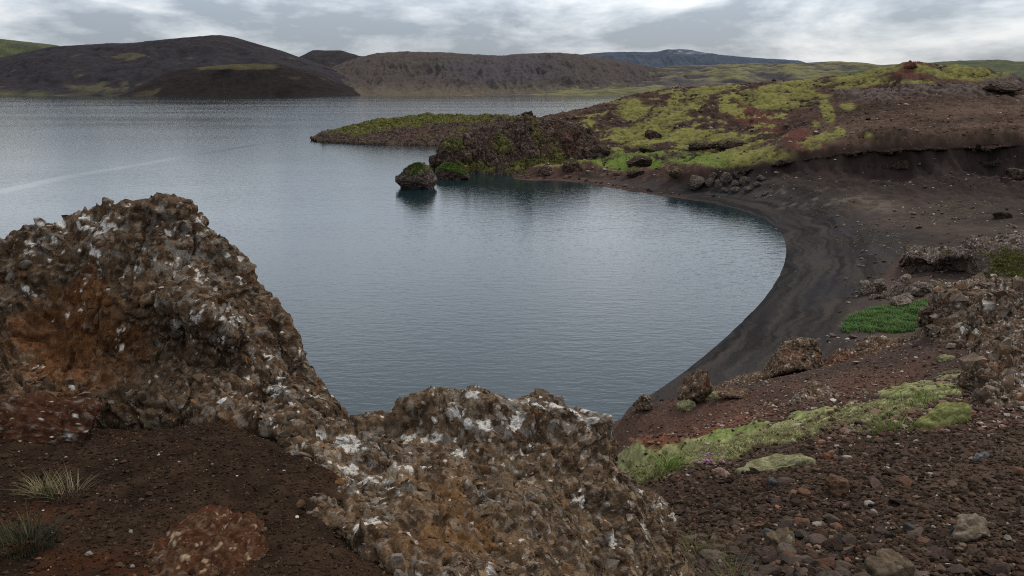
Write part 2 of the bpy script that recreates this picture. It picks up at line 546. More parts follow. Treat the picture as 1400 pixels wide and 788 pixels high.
    hcol = mix(hcol, mcol, moss)
    col = mix(col, hcol, head)
    # right slope
    scol = mix((0.026, 0.017, 0.0115), (0.056, 0.036, 0.025), sstep(-.5, .5, n2 + n05 * .7))
    rust = sstep(-0.1, 0.35, 1 - ell(px + n2 * 40, py + n2 * 20, 940, 575, 150, 34, -14) + n2 * .5)
    rust = np.maximum(rust, sstep(-0.1, 0.4, 1 - ell(px + n2 * 30, py + n2 * 15, 1180, 520, 110, 22, -12) + n2 * .5))
    scol = mix(scol, (0.13, 0.050, 0.028), rust * 0.75 * sstep(12, 16, r))
    scol = mix(scol, (0.15, 0.12, 0.10), sstep(0.15, 0.5, n05 + 0.3 * n01) * 0.45 * sstep(10, 14, r))
    bcol = mix((0.085, 0.082, 0.03), (0.27, 0.26, 0.12), sstep(-.4, .4, n05 + n2 * .5 + n01 * .5))
    bcol = mix(bcol, (0.10, 0.065, 0.04), sstep(0.1, .35, fbm(XY / .8 + 91, 4)) * .6)
    bcol = mix(bcol, (0.10, 0.15, 0.03), sstep(0.1, 0.4, n2 + n05 * .4) * 0.8)
    scol = mix(scol, bcol, band)
    col = mix(col, scol, scree)
    lcol = mix((0.014, 0.0085, 0.0052), (0.031, 0.018, 0.0105), sstep(-.5, .5, n05 + n01 * .8))
    lr = 1 - sstep(0.5, 1.3, ell(px + n05 * 30, py + n05 * 20, 30, 705, 90, 30))
    lr = np.maximum(lr, 1 - sstep(.5, 1.3, ell(px + n05 * 30, py + n05 * 20, 120, 790, 190, 38)))
    lr = np.maximum(lr, 1 - sstep(.5, 1.3, ell(px + n05 * 30, py + n05 * 20, 440, 625, 60, 20, 40)))
    lcol = mix(lcol, (0.040, 0.013, 0.005), lr * 0.75 * sstep(-.3, .15, n05 + .6 * n01))
    col = mix(col, lcol, near * ledge)
    mcol2 = mix((0.045, 0.032, 0.026), (0.07, 0.045, 0.035), sstep(-.4, .4, n8))
    col = mix(col, mcol2, mid)
    return z, col


def build_ground():
    nth = int(1250 * Q)
    th = np.concatenate([np.linspace(-1.3, -0.66, 60)[:-1], np.linspace(-0.66, 0.66, nth), np.linspace(0.66, 1.3, 60)[1:]])
    rr = np.concatenate([np.geomspace(0.6, 2.2, 16)[:-1], np.geomspace(2.2, 14, int(300 * Q))[:-1], np.geomspace(14, 42, int(240 * Q))[:-1], np.geomspace(42, 130, int(160 * Q))[:-1],
                         np.linspace(130, 345, int(430 * Q))[:-1], np.geomspace(345, 900, 60)[:-1], np.geomspace(900, 12000, 40)])
    R, TH = np.meshgrid(rr, th, indexing='ij')
    x, y = R * np.sin(TH), R * np.cos(TH)
    z, col = terrain(x.astype(f4), y.astype(f4))
    V = np.stack([x, y, z], -1)
    o = mesh_np('ground', V, grid_faces(*R.shape)[:, ::-1], M_ground, col)
    structure(o)
    o['label'] = 'dark volcanic ground, black sand beach and mossy headland'


build_ground()
print('ground', time.time() - T0)

# local height lookups for placing things
_hx, _hy = None, None


def ground_at(x, y):
    z, _ = terrain(np.atleast_1d(np.asarray(x, f4)), np.atleast_1d(np.asarray(y, f4)))
    return z


def hit(px, py, y0, y1, n=500):
    """where the sight line of a pixel first meets the ground between two distances"""
    d = direction(px, py)
    Y = np.geomspace(y0, y1, n)
    t = Y / d[1]
    X, Z = d[0] * t, CAMZ + d[2] * t
    g = ground_at(X, Y)
    k = np.argmax(Z < g) if (Z < g).any() else n - 1
    return np.array([X[k], Y[k], g[k]])


# ------------------------------------------------------------------ closed boulders
def icosphere(n):
    import bmesh
    bm = bmesh.new()
    bmesh.ops.create_icosphere(bm, subdivisions=n, radius=1.0)
    V = np.array([v.co[:] for v in bm.verts], f4)
    Fc = np.array([[v.index for v in f.verts] for f in bm.faces], np.int32)
    bm.free()
    return V, Fc


ICO = {n: icosphere(n) for n in (1, 2, 3, 4, 5, 6)}


# ------------------------------------------------------------------ rock surfaces
def resample(c, n):
    c = np.asarray(c, float)
    # length measured against distance so that near and far ends share the detail
    s = np.concatenate([[0], np.cumsum(np.linalg.norm(np.diff(c, axis=0), axis=1))])
    s /= s[-1]
    u = np.linspace(0, 1, n)
    out = np.stack([np.interp(u, s, c[:, k]) for k in range(3)], -1)
    k = max(1, n // 60)
    ker = np.ones(2 * k + 1) / (2 * k + 1)
    pad = np.concatenate([np.repeat(out[:1], k, 0), out, np.repeat(out[-1:], k, 0)])
    return np.stack([np.convolve(pad[:, j], ker, 'valid') for j in range(3)], -1)


def catmull(curves, nv):
    """curves (k,nu,3) -> (nv,nu,3), rows shared out by distance"""
    Cv = np.array(curves)
    k = len(Cv)
    seg = np.linalg.norm(np.diff(Cv, axis=0), axis=-1).mean(1)
    s = np.concatenate([[0], np.cumsum(seg)])
    s /= s[-1]
    tt = np.linspace(0, 1, nv)
    i = np.clip(np.searchsorted(s, tt, side='right') - 1, 0, k - 2)
    f = ((tt - s[i]) / (s[i + 1] - s[i]))[:, None, None]
    p0, p1, p2, p3 = Cv[np.maximum(i - 1, 0)], Cv[i], Cv[i + 1], Cv[np.minimum(i + 2, k - 1)]
    return 0.5 * (2 * p1 + (p2 - p0) * f + (2 * p0 - 5 * p1 + 4 * p2 - p3) * f ** 2 + (3 * p1 - p0 - 3 * p2 + p3) * f ** 3)


def hsh(i, k):
    return _r1[k][i & 255]


def rock_detail(P, N, s, lump=0.10, clast=1.0, crack=1.0, stretch=(1, 1, 1), block=None):
    """displacement (m) and per-vertex clast numbers for a rough breccia of grain s (m)"""
    st = np.asarray(stretch, f4)
    Q0 = P * st
    wv = np.stack([fbm(Q0 / (.20 * s) + 7, 3, .5), fbm(Q0 / (.20 * s) + 27, 3, .5), fbm(Q0 / (.20 * s) + 47, 3, .5)], -1)
    Qw = Q0 + wv * 0.05 * s
    d = fbm(Q0 / (0.65 * s), 4, 0.5) * lump * s
    d += (fbm(Qw / (0.40 * s) + 3, 6, 0.52, ridged=True) - 0.2) * 0.055 * s * crack
    d += (np.abs(fbm(Qw / (0.14 * s) + 13, 5, 0.55)) - 0.2) * 0.045 * s * crack
    a1, b1, i1 = worley(Qw / (0.17 * s))
    a2, b2, i2 = worley(Qw / (0.065 * s) + 9)
    a3, b3, i3 = worley(Q0 / (0.027 * s) + 4)
    m1 = (hsh(i1, 0) > 0.55)
    m2 = (hsh(i2, 0) > 0.40)
    c1 = (1 - sstep(0.08, 0.50, a1)) * m1
    c2 = (1 - sstep(0.06, 0.50, a2)) * m2
    c3 = 1 - sstep(0.05, 0.55, a3)
    k = clast * s
    d += k * (c1 * 0.045 * (0.3 + hsh(i1, 1)) + c2 * 0.017 * (0.3 + hsh(i2, 1)) + c3 * 0.0055 * hsh(i3, 1))
    a5, b5, i5 = worley(Qw / (0.42 * s) + 33)
    d -= s * 0.035 * crack * (1 - sstep(0.0, 0.09, b5 - a5))
    pit = (1 - sstep(0.08, 0.40, a2)) * (hsh(i2, 0) < 0.12)
    d -= k * 0.022 * pit
    if block:                                 # joint-bounded blocks
        for m_, f_ in ((1.0, 1.0), (0.42, 0.45)):
            a6, b6, i6 = worley((Q0 + wv * block[0] * 0.22 * m_) / (block[0] * m_) + 51)
            e6 = b6 - a6
            d += block[1] * f_ * ((hsh(i6, 2) - 0.5) * sstep(0.0, 0.16, e6) - 0.30 * (1 - sstep(0, 0.10, e6)) + 0.25 * (0.5 - a6))
    d += fbm(P / (0.03 * s) + 2, 3, 0.6) * 0.0065 * s
    d -= d.mean()
    return d, (c1, i1, c2, i2, c3, i3)


def rock_colour(P, N, s, rust, lich, dark=1.0, lichcol=(1, 1, 1), stain=(0.078, 0.030, 0.010), matrix=((0.028, 0.017, 0.010), (0.078, 0.048, 0.027)), grey=(0.11, 0.088, 0.066), moss=None, tint=None):
    """albedo of breccia: matrix, clasts, iron stain, crustose lichen, moss; all from noise in space"""
    n1 = fbm(P / (0.6 * s) + 11, 4)
    n2 = fbm(P / (0.16 * s) + 13, 4)
    n3 = fbm(P / (0.05 * s) + 19, 3)
    a3, b3, i3 = worley((P + np.stack([n3, n2, -n3], -1) * 0.01 * s) / (0.030 * s) + 4)
    col = mix(matrix[0], matrix[1], sstep(-0.45, 0.45, n2 + 0.6 * n3))
    g = np.asarray(grey, f4)
    col = mix(col, hsh(i3, 2)[..., None] * g * 1.5 + hsh(i3, 3)[..., None] * np.array((0.03, 0.012, 0.0), f4), 0.45 * (hsh(i3, 0) > 0.5))
    if tint is not None:
        col = col * 0.35 + tint * 0.65
    col = col * (0.65 + 0.7 * hsh(i3, 1))[..., None]
    st = sstep(0.25, 0.75, rust + 0.55 * n1 + 0.45 * n2)
    col = mix(col, np.asarray(stain, f4) * (0.6 + 0.8 * hsh(i3, 1))[..., None], st * 0.8)
    up = np.clip(N[..., 2] * 0.6 + 0.5, 0, 1)
    l1 = 0.75 * fbm(P / (0.13 * s) + 41, 4, .6) + 0.35 * n2 + 0.45 * n3
    plates = sstep(0.32, 0.37, l1 * 1.4 + lich * 0.34 - 0.22 + 0.12 * (up - 0.5))
    a4, b4, i4 = worley((P + np.stack([n3, n2, -n3], -1) * 0.03 * s) / (0.11 * s) + 21, False)
    disc = (1 - sstep(0.20, 0.26, a4 + 0.12 * n3)) * (hsh(i4, 1) > (1.03 - 0.22 * np.clip(lich + 0.15, 0, 1)))
    a7, b7, i7 = worley((P + np.stack([n3, -n2, n3], -1) * 0.012 * s) / (0.042 * s) + 83, False)
    dots = (1 - sstep(0.24, 0.30, a7)) * (hsh(i7, 3) > (1.0 - 0.26 * np.clip(lich + 0.12, 0, 0.9)))
    disc = np.maximum(disc, dots)
    l2 = fbm(P / (0.07 * s) + 61, 3)
    small = sstep(0.22, 0.36, l2 + 0.42 * np.minimum(lich, .6) - 0.06)
    ring = np.clip(np.maximum(plates * 0.85, disc), 0, 1)
    lcol = mix((0.19, 0.172, 0.145), (0.50, 0.47, 0.42), sstep(-0.3, 0.45, n3 + 0.5 * l1 + 0.22 * lich))
    lcol = mix(lcol, (0.10, 0.085, 0.07), sstep(0.10, 0.36, fbm(P / (0.026 * s) + 5, 3)) * 0.75)
    lcol = lcol * np.asarray(lichcol, f4)
    col = mix(col, lcol, ring * 0.9)
    col = mix(col, np.array((0.22, 0.205, 0.18), f4) * np.asarray(lichcol, f4), small * 0.34 * (1 - ring))
    col = col * dark
    if moss is not None:
        mc = mix((0.036, 0.036, 0.012), (0.12, 0.112, 0.034), sstep(-.4, .4, n2 + n3))
        col = mix(col, mc, np.clip(moss, 0, 1))
    return col


_vr = np.random.default_rng(901)


def _variants(sub, K, hmin, hmax):
    V = ICO[sub][0]
    out = []
    for _ in range(K):
        D = V.copy()
        for _ in range(9):
            n = _vr.normal(size=3); n /= np.linalg.norm(n)
            D -= (np.clip(D @ n.astype(f4) - _vr.uniform(hmin, hmax), 0, None))[:, None] * n.astype(f4)
        D *= np.array([1, _vr.uniform(.6, 1), _vr.uniform(.5, .9)], f4)
        out.append(D / np.abs(D).max())
    return np.array(out)


def rand_rot(n, r):
    q = r.normal(size=(n, 4)); q /= np.linalg.norm(q, axis=1)[:, None]
    w, x, y, z = q.T
    return np.stack([np.stack([1 - 2 * (y * y + z * z), 2 * (x * y - z * w), 2 * (x * z + y * w)], -1),
                     np.stack([2 * (x * y + z * w), 1 - 2 * (x * x + z * z), 2 * (y * z - x * w)], -1),
                     np.stack([2 * (x * z - y * w), 2 * (y * z + x * w), 1 - 2 * (x * x + y * y)], -1)], 1).astype(f4)


def breccia(V, N, n, med, sig, lo, hi, seed, keep=None, embed=0.25):
    """angular clasts half sunk in the surface V: verts (k,m,3), tris, per-clast random numbers"""
    r = np.random.default_rng(seed)
    du = V[1:, 1:] - V[1:, :-1]
    dv = V[1:, 1:] - V[:-1, 1:]
    A = np.linalg.norm(np.cross(du, dv), axis=-1)
    Vc = V[1:, 1:]
    Nc = N[1:, 1:]
    px, py = project(Vc)
    A = A * ((px > -60) & (px < 1460) & (py < 850))
    A = A * ((Nc * (np.array([0, 0, CAMZ], f4) - Vc)).sum(-1) > -0.3 * np.linalg.norm(Vc, axis=-1))
    if keep is not None:
        A = A * keep[1:, 1:]
    c = np.cumsum(A.ravel().astype(np.float64))
    idx = np.searchsorted(c, r.random(n) * c[-1])
    pos = Vc.reshape(-1, 3)[idx]
    nor = Nc.reshape(-1, 3)[idx]
    rad = np.clip(np.exp(r.normal(math.log(med), sig, n)), lo, hi).astype(f4)
    res_v, res_f, res_id, off = [], [], [], 0
    for sub, m in ((1, rad < med * 2.2), (2, rad >= med * 2.2)):
        k = int(m.sum())
        if not k:
            continue
        var = _variants(sub, 24, 0.25, 0.75)[r.integers(0, 24, k)]
        R = rand_rot(k, r)
        P = np.einsum('nij,nkj->nki', R, var) * rad[m][:, None, None]
        h = (P * nor[m][:, None]).sum(-1, keepdims=True)
        P = P - h * nor[m][:, None] * 0.25
        P = P + (pos[m] - nor[m] * rad[m][:, None] * embed)[:, None]
        Fc = ICO[sub][1]
        mv = P.shape[1]
        res_f.append((Fc[None] + (np.arange(k) * mv)[:, None, None]).reshape(-1, 3) + off)
        res_v.append(P.reshape(-1, 3))
        res_id.append(np.repeat(r.random((k, 2)), mv, 0))
        off += k * mv
    return np.concatenate(res_v).astype(f4), np.concatenate(res_f), np.concatenate(res_id).astype(f4)


def clast_tint(u, pal):
    pal = np.array(pal, f4)
    return pal[np.clip((u[:, 0] * len(pal)).astype(int), 0, len(pal) - 1)] * (0.55 + 0.9 * u[:, 1:2])


PAL = [(0.046, 0.027, 0.015), (0.032, 0.019, 0.011), (0.088, 0.068, 0.050), (0.105, 0.070, 0.040), (0.018, 0.012, 0.008), (0.080, 0.035, 0.014), (0.066, 0.045, 0.028), (0.12, 0.10, 0.08), (0.060, 0.036, 0.020)]
PALC = [(0.062, 0.039, 0.023), (0.045, 0.028, 0.017), (0.125, 0.098, 0.072), (0.150, 0.105, 0.062), (0.024, 0.016, 0.011), (0.105, 0.050, 0.021), (0.090, 0.062, 0.040), (0.16, 0.135, 0.11), (0.075, 0.047, 0.027)]


def P3(c):
    return [at_y(*q) if len(q) == 3 else np.array(q[1:], float) for q in c]


def loft(name, curves, nu, nv, s, mat, rustf=None, lichf=None, back=(1.2, -2.0), bury=0.4, lump=0.10, clast=1.0, crack=1.0,
         stretch=(1, 1, 1), mossf=None, mossn=0.0, dmul=1.0, label=None, cat=None, group=None, deform=None, block=None, rocks=None, cov=None, **kw):
    """a rock lofted through curves running along it, first its skyline, last its foot; a back is added behind the skyline"""
    nu, nv = int(nu * Q), int(nv * Q)
    cs = [resample(P3(c), nu) for c in curves]
    top = cs[0]
    def away(P, dy, dz):
        Q_ = P * np.stack([1 + dy / P[..., 1], 1 + dy / P[..., 1], np.ones(P.shape[:-1])], -1)
        Q_[..., 2] += dz
        return Q_
    b1 = away(top, back[0] * 0.45, back[1] * 0.22)
    b2 = away(top, back[0], back[1])
    ft = cs[-1] + np.array([0, -bury * 0.15, -bury])
    G = catmull([b2, b1] + cs + [ft], nv)
    ne = max(6, nu // 40)
    tt_ = (np.arange(1, ne + 1) / ne)[None, :, None] ** 1.3
    def side(c):
        return np.stack([away(c, back[0] * 0.8 * k, back[1] * 0.45 * k) for k in tt_[0, :, 0]], 1)
    G = np.concatenate([side(G[:, 0])[:, ::-1], G, side(G[:, -1])], 1)
    N = grid_normals(G)
    vis = (N * (np.array([0, 0, CAMZ]) - G)).sum(-1)
    if np.mean(vis[nv // 3:]) < 0:
        N = -N
        flip = True
    else:
        flip = False
    G = G.astype(f4)
    N = N.astype(f4)
    if deform:
        G = deform(G, N)
    d, cl = rock_detail(G, N, s, lump, clast, crack, stretch, block)
    V = G + N * (d * dmul)[..., None]
    N2 = grid_normals(V).astype(f4)
    if flip:
        N2 = -N2
    kw0 = {k_: v_ for k_, v_ in kw.items() if k_ != 'pal'}

    def paint(V_, N_, tint=None, nz=None):
        px, py = project(V_)
        rust = rustf(px, py) if rustf else np.zeros(px.shape, f4)
        lich = lichf(px, py) if lichf else np.zeros(px.shape, f4)
        moss = None
        if mossf:
            nn = fbm(V_ / (s * .8) + 3, 4)
            moss = sstep(0.38, 0.52, mossf(px, py) * 0.55 + (N_[..., 2] - 0.5) * 0.6 + nn * 0.9)
        return rock_colour(V_, N_, s, rust, lich, moss=moss, tint=tint, **kw0)
    col = paint(V, N2).reshape(-1, 3)
    fc = grid_faces(*V.shape[:2])
    if flip:
        fc = fc[:, ::-1]
    fc = np.concatenate([fc[:, [0, 1, 2]], fc[:, [0, 2, 3]]])
    Vall, smooth = V.reshape(-1, 3), np.ones(len(fc), bool)
    if rocks:
        for q, spec in enumerate(rocks):
            kp = sstep(-0.35, 0.15, fbm(V / (s * 0.5) + 71 + q, 3)) * 0.9 + 0.1
            if spec.get('mask'):
                kp = kp * spec['mask'](*project(V))
            bv, bf, bu = breccia(V, N2, int(spec['n']), spec['med'], spec.get('sig', 0.5), spec['lo'], spec['hi'], 31 + q + int(abs(V[0, 0, 0]) * 100), kp, spec.get('embed', 0.25))
            bn = np.zeros_like(bv); bn[:, 2] = 0.75
            bc = paint(bv, bn, clast_tint(bu, kw.get('pal', PAL)))
            fc = np.concatenate([fc, bf + len(Vall)])
            smooth = np.concatenate([smooth, np.zeros(len(bf), bool)])
            Vall = np.concatenate([Vall, bv])
            col = np.concatenate([col, bc])
    o = mesh_np(name, Vall, fc, mat, col, smooth=smooth)
    foot = np.array(cs[-1]).mean(0)
    set_origin(o, foot)
    if cov:
        pxx, pyy = project(V)
        nn = fbm(V / (s * .8) + 3, 4)
        mk = sstep(0.42, 0.55, mossf(pxx, pyy) * 0.55 + (N2[..., 2] - 0.5) * 0.6 + nn * 0.9)
        cover(o, 'moss_cover', V.reshape(-1, 3), mk.ravel(), cov[0], cov[1], cov[2], [(0.085, 0.08, 0.022), (0.14, 0.13, 0.038), (0.06, 0.065, 0.018), (0.18, 0.165, 0.055)], 7)
    if label:
        tag(o, label, cat, group)
    return o


def bl(*E):
    """soft sum of (cx,cy,rx,ry,value) ellipses over a pixel map"""
    def f(px, py):
        o = np.zeros(px.shape, f4)
        for cx, cy, rx, ry, v in E:
            o += v * (1 - sstep(0.4, 1.5, ell(px, py, cx, cy, rx, ry)))
        return o
    return f


def blades(pos, h, nb, r, spread, width, cols, lean=0.6, segs=3):
    """tapered bent blades; pos (n,3) clump feet"""
    n = len(pos) * nb
    base = np.repeat(np.asarray(pos, f4), nb, 0)
    H = np.repeat(np.broadcast_to(np.asarray(h, f4), (len(pos),)), nb) * r.uniform(0.5, 1.15, n)
    az = r.uniform(0, 2 * math.pi, n)
    rad = np.sqrt(r.random(n)) * np.repeat(np.broadcast_to(np.asarray(spread, f4), (len(pos),)), nb)
    b = base + np.stack([np.cos(az) * rad, np.sin(az) * rad, np.zeros(n)], -1)
    ln = r.uniform(0.1, lean, n) * H
    dx, dy = np.cos(az + r.normal(0, .6, n)), np.sin(az + r.normal(0, .6, n))
    sxx, syy = -dy, dx
    Vs = []
    for k in range(segs + 1):
        t = k / segs
        c = b + np.stack([dx * ln * t ** 1.8, dy * ln * t ** 1.8, H * (t - 0.15 * t * t)], -1)
        w = np.broadcast_to(width, (len(pos),)).repeat(nb) * (1 - 0.92 * t) * 0.5
        Vs.append(c + np.stack([sxx * w, syy * w, 0 * w], -1))
        Vs.append(c - np.stack([sxx * w, syy * w, 0 * w], -1))
    V = np.stack(Vs, 1)
    m = V.shape[1]
    fc = np.array([[2 * k, 2 * k + 1, 2 * k + 3, 2 * k + 2] for k in range(segs)], np.int32)
    F_ = (fc[None] + (np.arange(n) * m)[:, None, None]).reshape(-1, 4)
    cb = np.asarray(cols, f4)[r.integers(0, len(cols), n)] * r.uniform(.7, 1.25, (n, 1)).astype(f4)
    return V.reshape(-1, 3), F_, np.repeat(cb[:, None], m, 1).reshape(-1, 3)


def cover(o, name, V, mask, n, h, width, cols, seed):
    """short growth rooted on the masked points of a rock, as a part of it"""
    r = np.random.default_rng(seed)
    px, py = project(V)
    p = np.clip(mask, 0, 1) * ((px > -40) & (px < 1440))
    if p.sum() < 1:
        return
    c = np.cumsum(p.astype(np.float64))
    idx = np.searchsorted(c, r.random(n) * c[-1])
    Vb, F_, cc = blades(V[idx] - np.array(o.location, f4), h, 5, r, h * 1.2, width, cols, lean=1.1, segs=2)
    ch = mesh_np(name, Vb, F_, M_leaf, cc, parent=o)
    ch['kind'] = 'stuff'


# ---- left rock
loft('rock_outcrop', [
    [(-140, 352, 5.0), (0, 333, 5.1), (40, 319, 5.2), (70, 306, 5.3), (120, 290, 5.4), (165, 281, 5.4), (215, 281, 5.4), (250, 293, 5.4), (290, 321, 5.4), (320, 347, 5.4), (345, 367, 5.4), (353, 396, 5.35),
     (378, 430, 5.3), (398, 455, 5.2), (413, 490, 5.1), (437, 520, 5.0), (466, 560, 4.9), (490, 590, 4.8)],
    [(-140, 390, 4.85), (0, 370, 4.9), (60, 350, 5.0), (130, 325, 5.05), (200, 325, 5.1), (250, 345, 5.1), (290, 370, 5.1), (320, 395, 5.1), (345, 430, 5.05), (365, 465, 5.0), (385, 490, 4.95), (410, 520, 4.85), (440, 548, 4.75), (470, 580, 4.65)],
    [(-140, 440, 4.7), (0, 430, 4.75), (80, 420, 4.8), (150, 412, 4.8), (210, 408, 4.68), (260, 418, 4.6), (300, 436, 4.62), (340, 475, 4.72), (360, 508, 4.7), (390, 535, 4.6), (430, 562, 4.5), (460, 592, 4.4)],
    [(-140, 500, 4.5), (0, 490, 4.55), (80, 490, 4.6), (150, 480, 4.68), (200, 470, 4.76), (260, 470, 4.74), (300, 495, 4.72), (350, 540, 4.58), (400, 566, 4.38), (450, 605, 4.25)],
    [(-140, 575, 4.15), (0, 552, 4.25), (80, 548, 4.28), (150, 548, 4.3), (210, 556, 4.28), (270, 566, 4.22), (330, 576, 4.18), (400, 590, 4.1), (440, 618, 4.02)],
], 760, 600, 1.0, M_rock,
    rustf=bl((90, 470, 130, 80, 0.62), (140, 380, 90, 40, 0.35), (230, 490, 60, 60, 0.1), (320, 580, 120, 20, 0.15)),
    lichf=bl((270, 350, 80, 60, 0.55), (60, 330, 110, 40, 0.30), (300, 440, 70, 30, 0.55), (380, 530, 70, 70, 0.38), (170, 300, 80, 20, 0.25), (90, 400, 100, 40, 0.03), (90, 480, 120, 60, -0.3), (158, 352, 15, 9, 1.1), (38, 399, 9, 9, 1.3), (50, 404, 6, 4, 1.0), (82, 384, 8, 6, 1.2), (112, 385, 6, 7, 1.1), (53, 369, 6, 6, 1.1), (60, 324, 18, 12, .7), (175, 381, 14, 10, .9), (225, 414, 18, 7, 1.0), (300, 437, 10, 6, 1.0), (322, 437, 8, 6, 1.0), (162, 473, 8, 8, 1.3), (118, 443, 8, 5, 1.1), (80, 465, 6, 5, 1.1), (130, 343, 10, 6, .9), (95, 430, 6, 4, 1.0), (215, 577, 10, 4, .8), (378, 535, 14, 9, .9), (305, 548, 8, 5, 1.0), (318, 476, 8, 6, .8)),
    lump=0.13, clast=0.45, crack=1.0, block=(0.40, 0.045), back=(1.6, -3.0),
    rocks=[dict(n=380, med=0.055, sig=0.4, lo=0.03, hi=0.085, embed=0.45, mask=lambda a, b: 1 - 0.85 * (1 - sstep(.6, 1.2, ell(a, b, 90, 450, 130, 90)))), dict(n=8500, med=0.016, sig=0.5, lo=0.007, hi=0.05, embed=0.25, mask=lambda a, b: 1 - 0.25 * (1 - sstep(.6, 1.2, ell(a, b, 90, 450, 130, 90)))), dict(n=9000, med=0.009, sig=0.3, lo=0.005, hi=0.016)],
    label='large rust-brown rock mound with white lichen, its top above the water at the left', cat='rock outcrop')
print('left', time.time() - T0)

# ---- centre rock
loft('rock_outcrop', [
    [(383, 655, 3.65), (392, 620, 4.0), (425, 588, 4.35), (465, 582, 4.5), (500, 578, 4.55), (540, 566, 4.5), (580, 553, 4.5), (620, 548, 4.5), (648, 533, 4.5), (675, 545, 4.45), (705, 553, 4.45), (735, 542, 4.45), (765, 545, 4.5),
     (800, 550, 4.5), (828, 560, 4.5), (842, 578, 4.5), (840, 602, 4.55), (836, 628, 4.6), (868, 660, 4.7), (898, 684, 4.75), (920, 710, 4.8), (935, 740, 4.8), (955, 795, 4.7)],
    [(390, 665, 3.6), (420, 625, 3.9), (470, 612, 4.15), (540, 600, 4.2), (600, 595, 4.2), (650, 585, 4.2), (700, 590, 4.2), (750, 595, 4.2), (790, 605, 4.2), (815, 640, 4.25), (840, 680, 4.3), (870, 710, 4.35), (900, 740, 4.4), (930, 800, 4.3)],
    [(392, 674, 3.42), (435, 662, 3.55), (500, 650, 3.7), (570, 645, 3.78), (640, 650, 3.8), (700, 655, 3.82), (750, 670, 3.85), (790, 700, 3.9), (830, 740, 4.0), (880, 800, 4.0)],
    [(396, 690, 3.22), (445, 692, 3.22), (505, 705, 3.2), (580, 715, 3.22), (650, 722, 3.28), (720, 732, 3.38), (780, 760, 3.5), (830, 810, 3.6)],
    [(402, 700, 3.12), (450, 718, 3.02), (510, 750, 2.88), (550, 785, 2.74), (610, 830, 2.62), (700, 850, 2.7), (800, 870, 2.95)],
], 760, 640, 1.0, M_rock,
    rustf=bl((600, 720, 120, 50, 0.45), (620, 650, 60, 40, 0.25), (450, 620, 50, 30, 0.2), (450, 690, 60, 40, 0.35), (720, 680, 40, 30, 0.2)),
    lichf=bl((480, 620, 80, 50, 0.5), (650, 570, 80, 40, 0.42), (780, 570, 90, 40, 0.48), (700, 620, 90, 70, 0.25), (850, 720, 70, 70, 0.3), (500, 690, 60, 30, 0.2), (440, 594, 13, 8, 1.1), (480, 608, 18, 12, 1.1), (486, 642, 11, 9, 1.1), (625, 562, 16, 9, 1.3), (664, 583, 9, 11, 1.5), (628, 620, 14, 6, 1.2), (560, 596, 10, 8, 1.1), (646, 537, 12, 9, 1.0), (515, 664, 26, 9, .9), (420, 652, 8, 7, .9), (800, 556, 22, 10, .8), (748, 548, 14, 9, .8), (838, 580, 9, 12, .8), (665, 678, 20, 8, .7), (838, 738, 10, 10, 1.0), (705, 573, 9, 12, .7), (725, 640, 8, 12, .6), (560, 668, 9, 5, .9), (505, 715, 14, 8, .7), (900, 690, 16, 7, .9)),
    lump=0.19, clast=0.3, crack=0.75, block=(0.42, 0.035), rocks=[dict(n=480, med=0.050, sig=0.4, lo=0.026, hi=0.085, embed=0.42), dict(n=9500, med=0.016, sig=0.5, lo=0.007, hi=0.05, embed=0.22), dict(n=9000, med=0.009, sig=0.3, lo=0.005, hi=0.016)], pal=PALC, matrix=((0.036, 0.022, 0.013), (0.100, 0.064, 0.036)), grey=(0.14, 0.112, 0.084), stain=(0.095, 0.045, 0.015), back=(1.2, -2.6),
    label='pale lichen-spotted rough rock at the bottom centre, in front of the water', cat='rock outcrop')
print('centre', time.time() - T0)

# ---- right-hand outcrops
RM = dict(pal=[(0.058, 0.035, 0.021), (0.042, 0.026, 0.016), (0.125, 0.090, 0.060), (0.15, 0.112, 0.078), (0.11, 0.052, 0.026), (0.085, 0.056, 0.037), (0.026, 0.017, 0.011), (0.19, 0.152, 0.115)], matrix=((0.038, 0.023, 0.014), (0.105, 0.065, 0.040)), grey=(0.17, 0.13, 0.094), stain=(0.13, 0.052, 0.027))
loft('rock_outcrop', [
    [(1272, 430, 33.5), (1275, 404, 33.3), (1284, 392, 33), (1300, 390, 33), (1340, 387, 33), (1380, 390, 32), (1400, 387, 32), (1540, 375, 31)],
    [(1276, 445, 32), (1284, 425, 31.8), (1300, 418, 31), (1340, 415, 30.6), (1400, 412, 30), (1540, 405, 30)],
    [(1278, 470, 31), (1294, 455, 30.5), (1340, 445, 29.5), (1400, 445, 29), (1540, 445, 29)],
    [(1268, 492, 30.2), (1300, 482, 29), (1340, 474, 28.5), (1400, 474, 28), (1540, 474, 28)],
    [(1262, 508, 29.5), (1310, 512, 28), (1350, 504, 27), (1400, 512, 26), (1540, 510, 26)],
], 480, 340, 2.6, M_rockmid, crack=1.3, lump=0.2, clast=0.5, block=(1.8, 0.35), rocks=[dict(n=260, med=0.42, sig=0.4, lo=0.22, hi=0.62, embed=0.45), dict(n=3200, med=0.12, sig=0.5, lo=0.05, hi=0.35), dict(n=4500, med=0.06, sig=0.3, lo=0.03, hi=0.12)], back=(7, -5), bury=1.5, rustf=bl((1310, 495, 60, 20, 0.5), (1370, 440, 30, 15, 0.3)), lichf=bl((1330, 420, 120, 60, 0.35)),
    label='broad grey-brown rubbly outcrop on the right slope, beside the bright green plants', cat='rock outcrop', **RM)
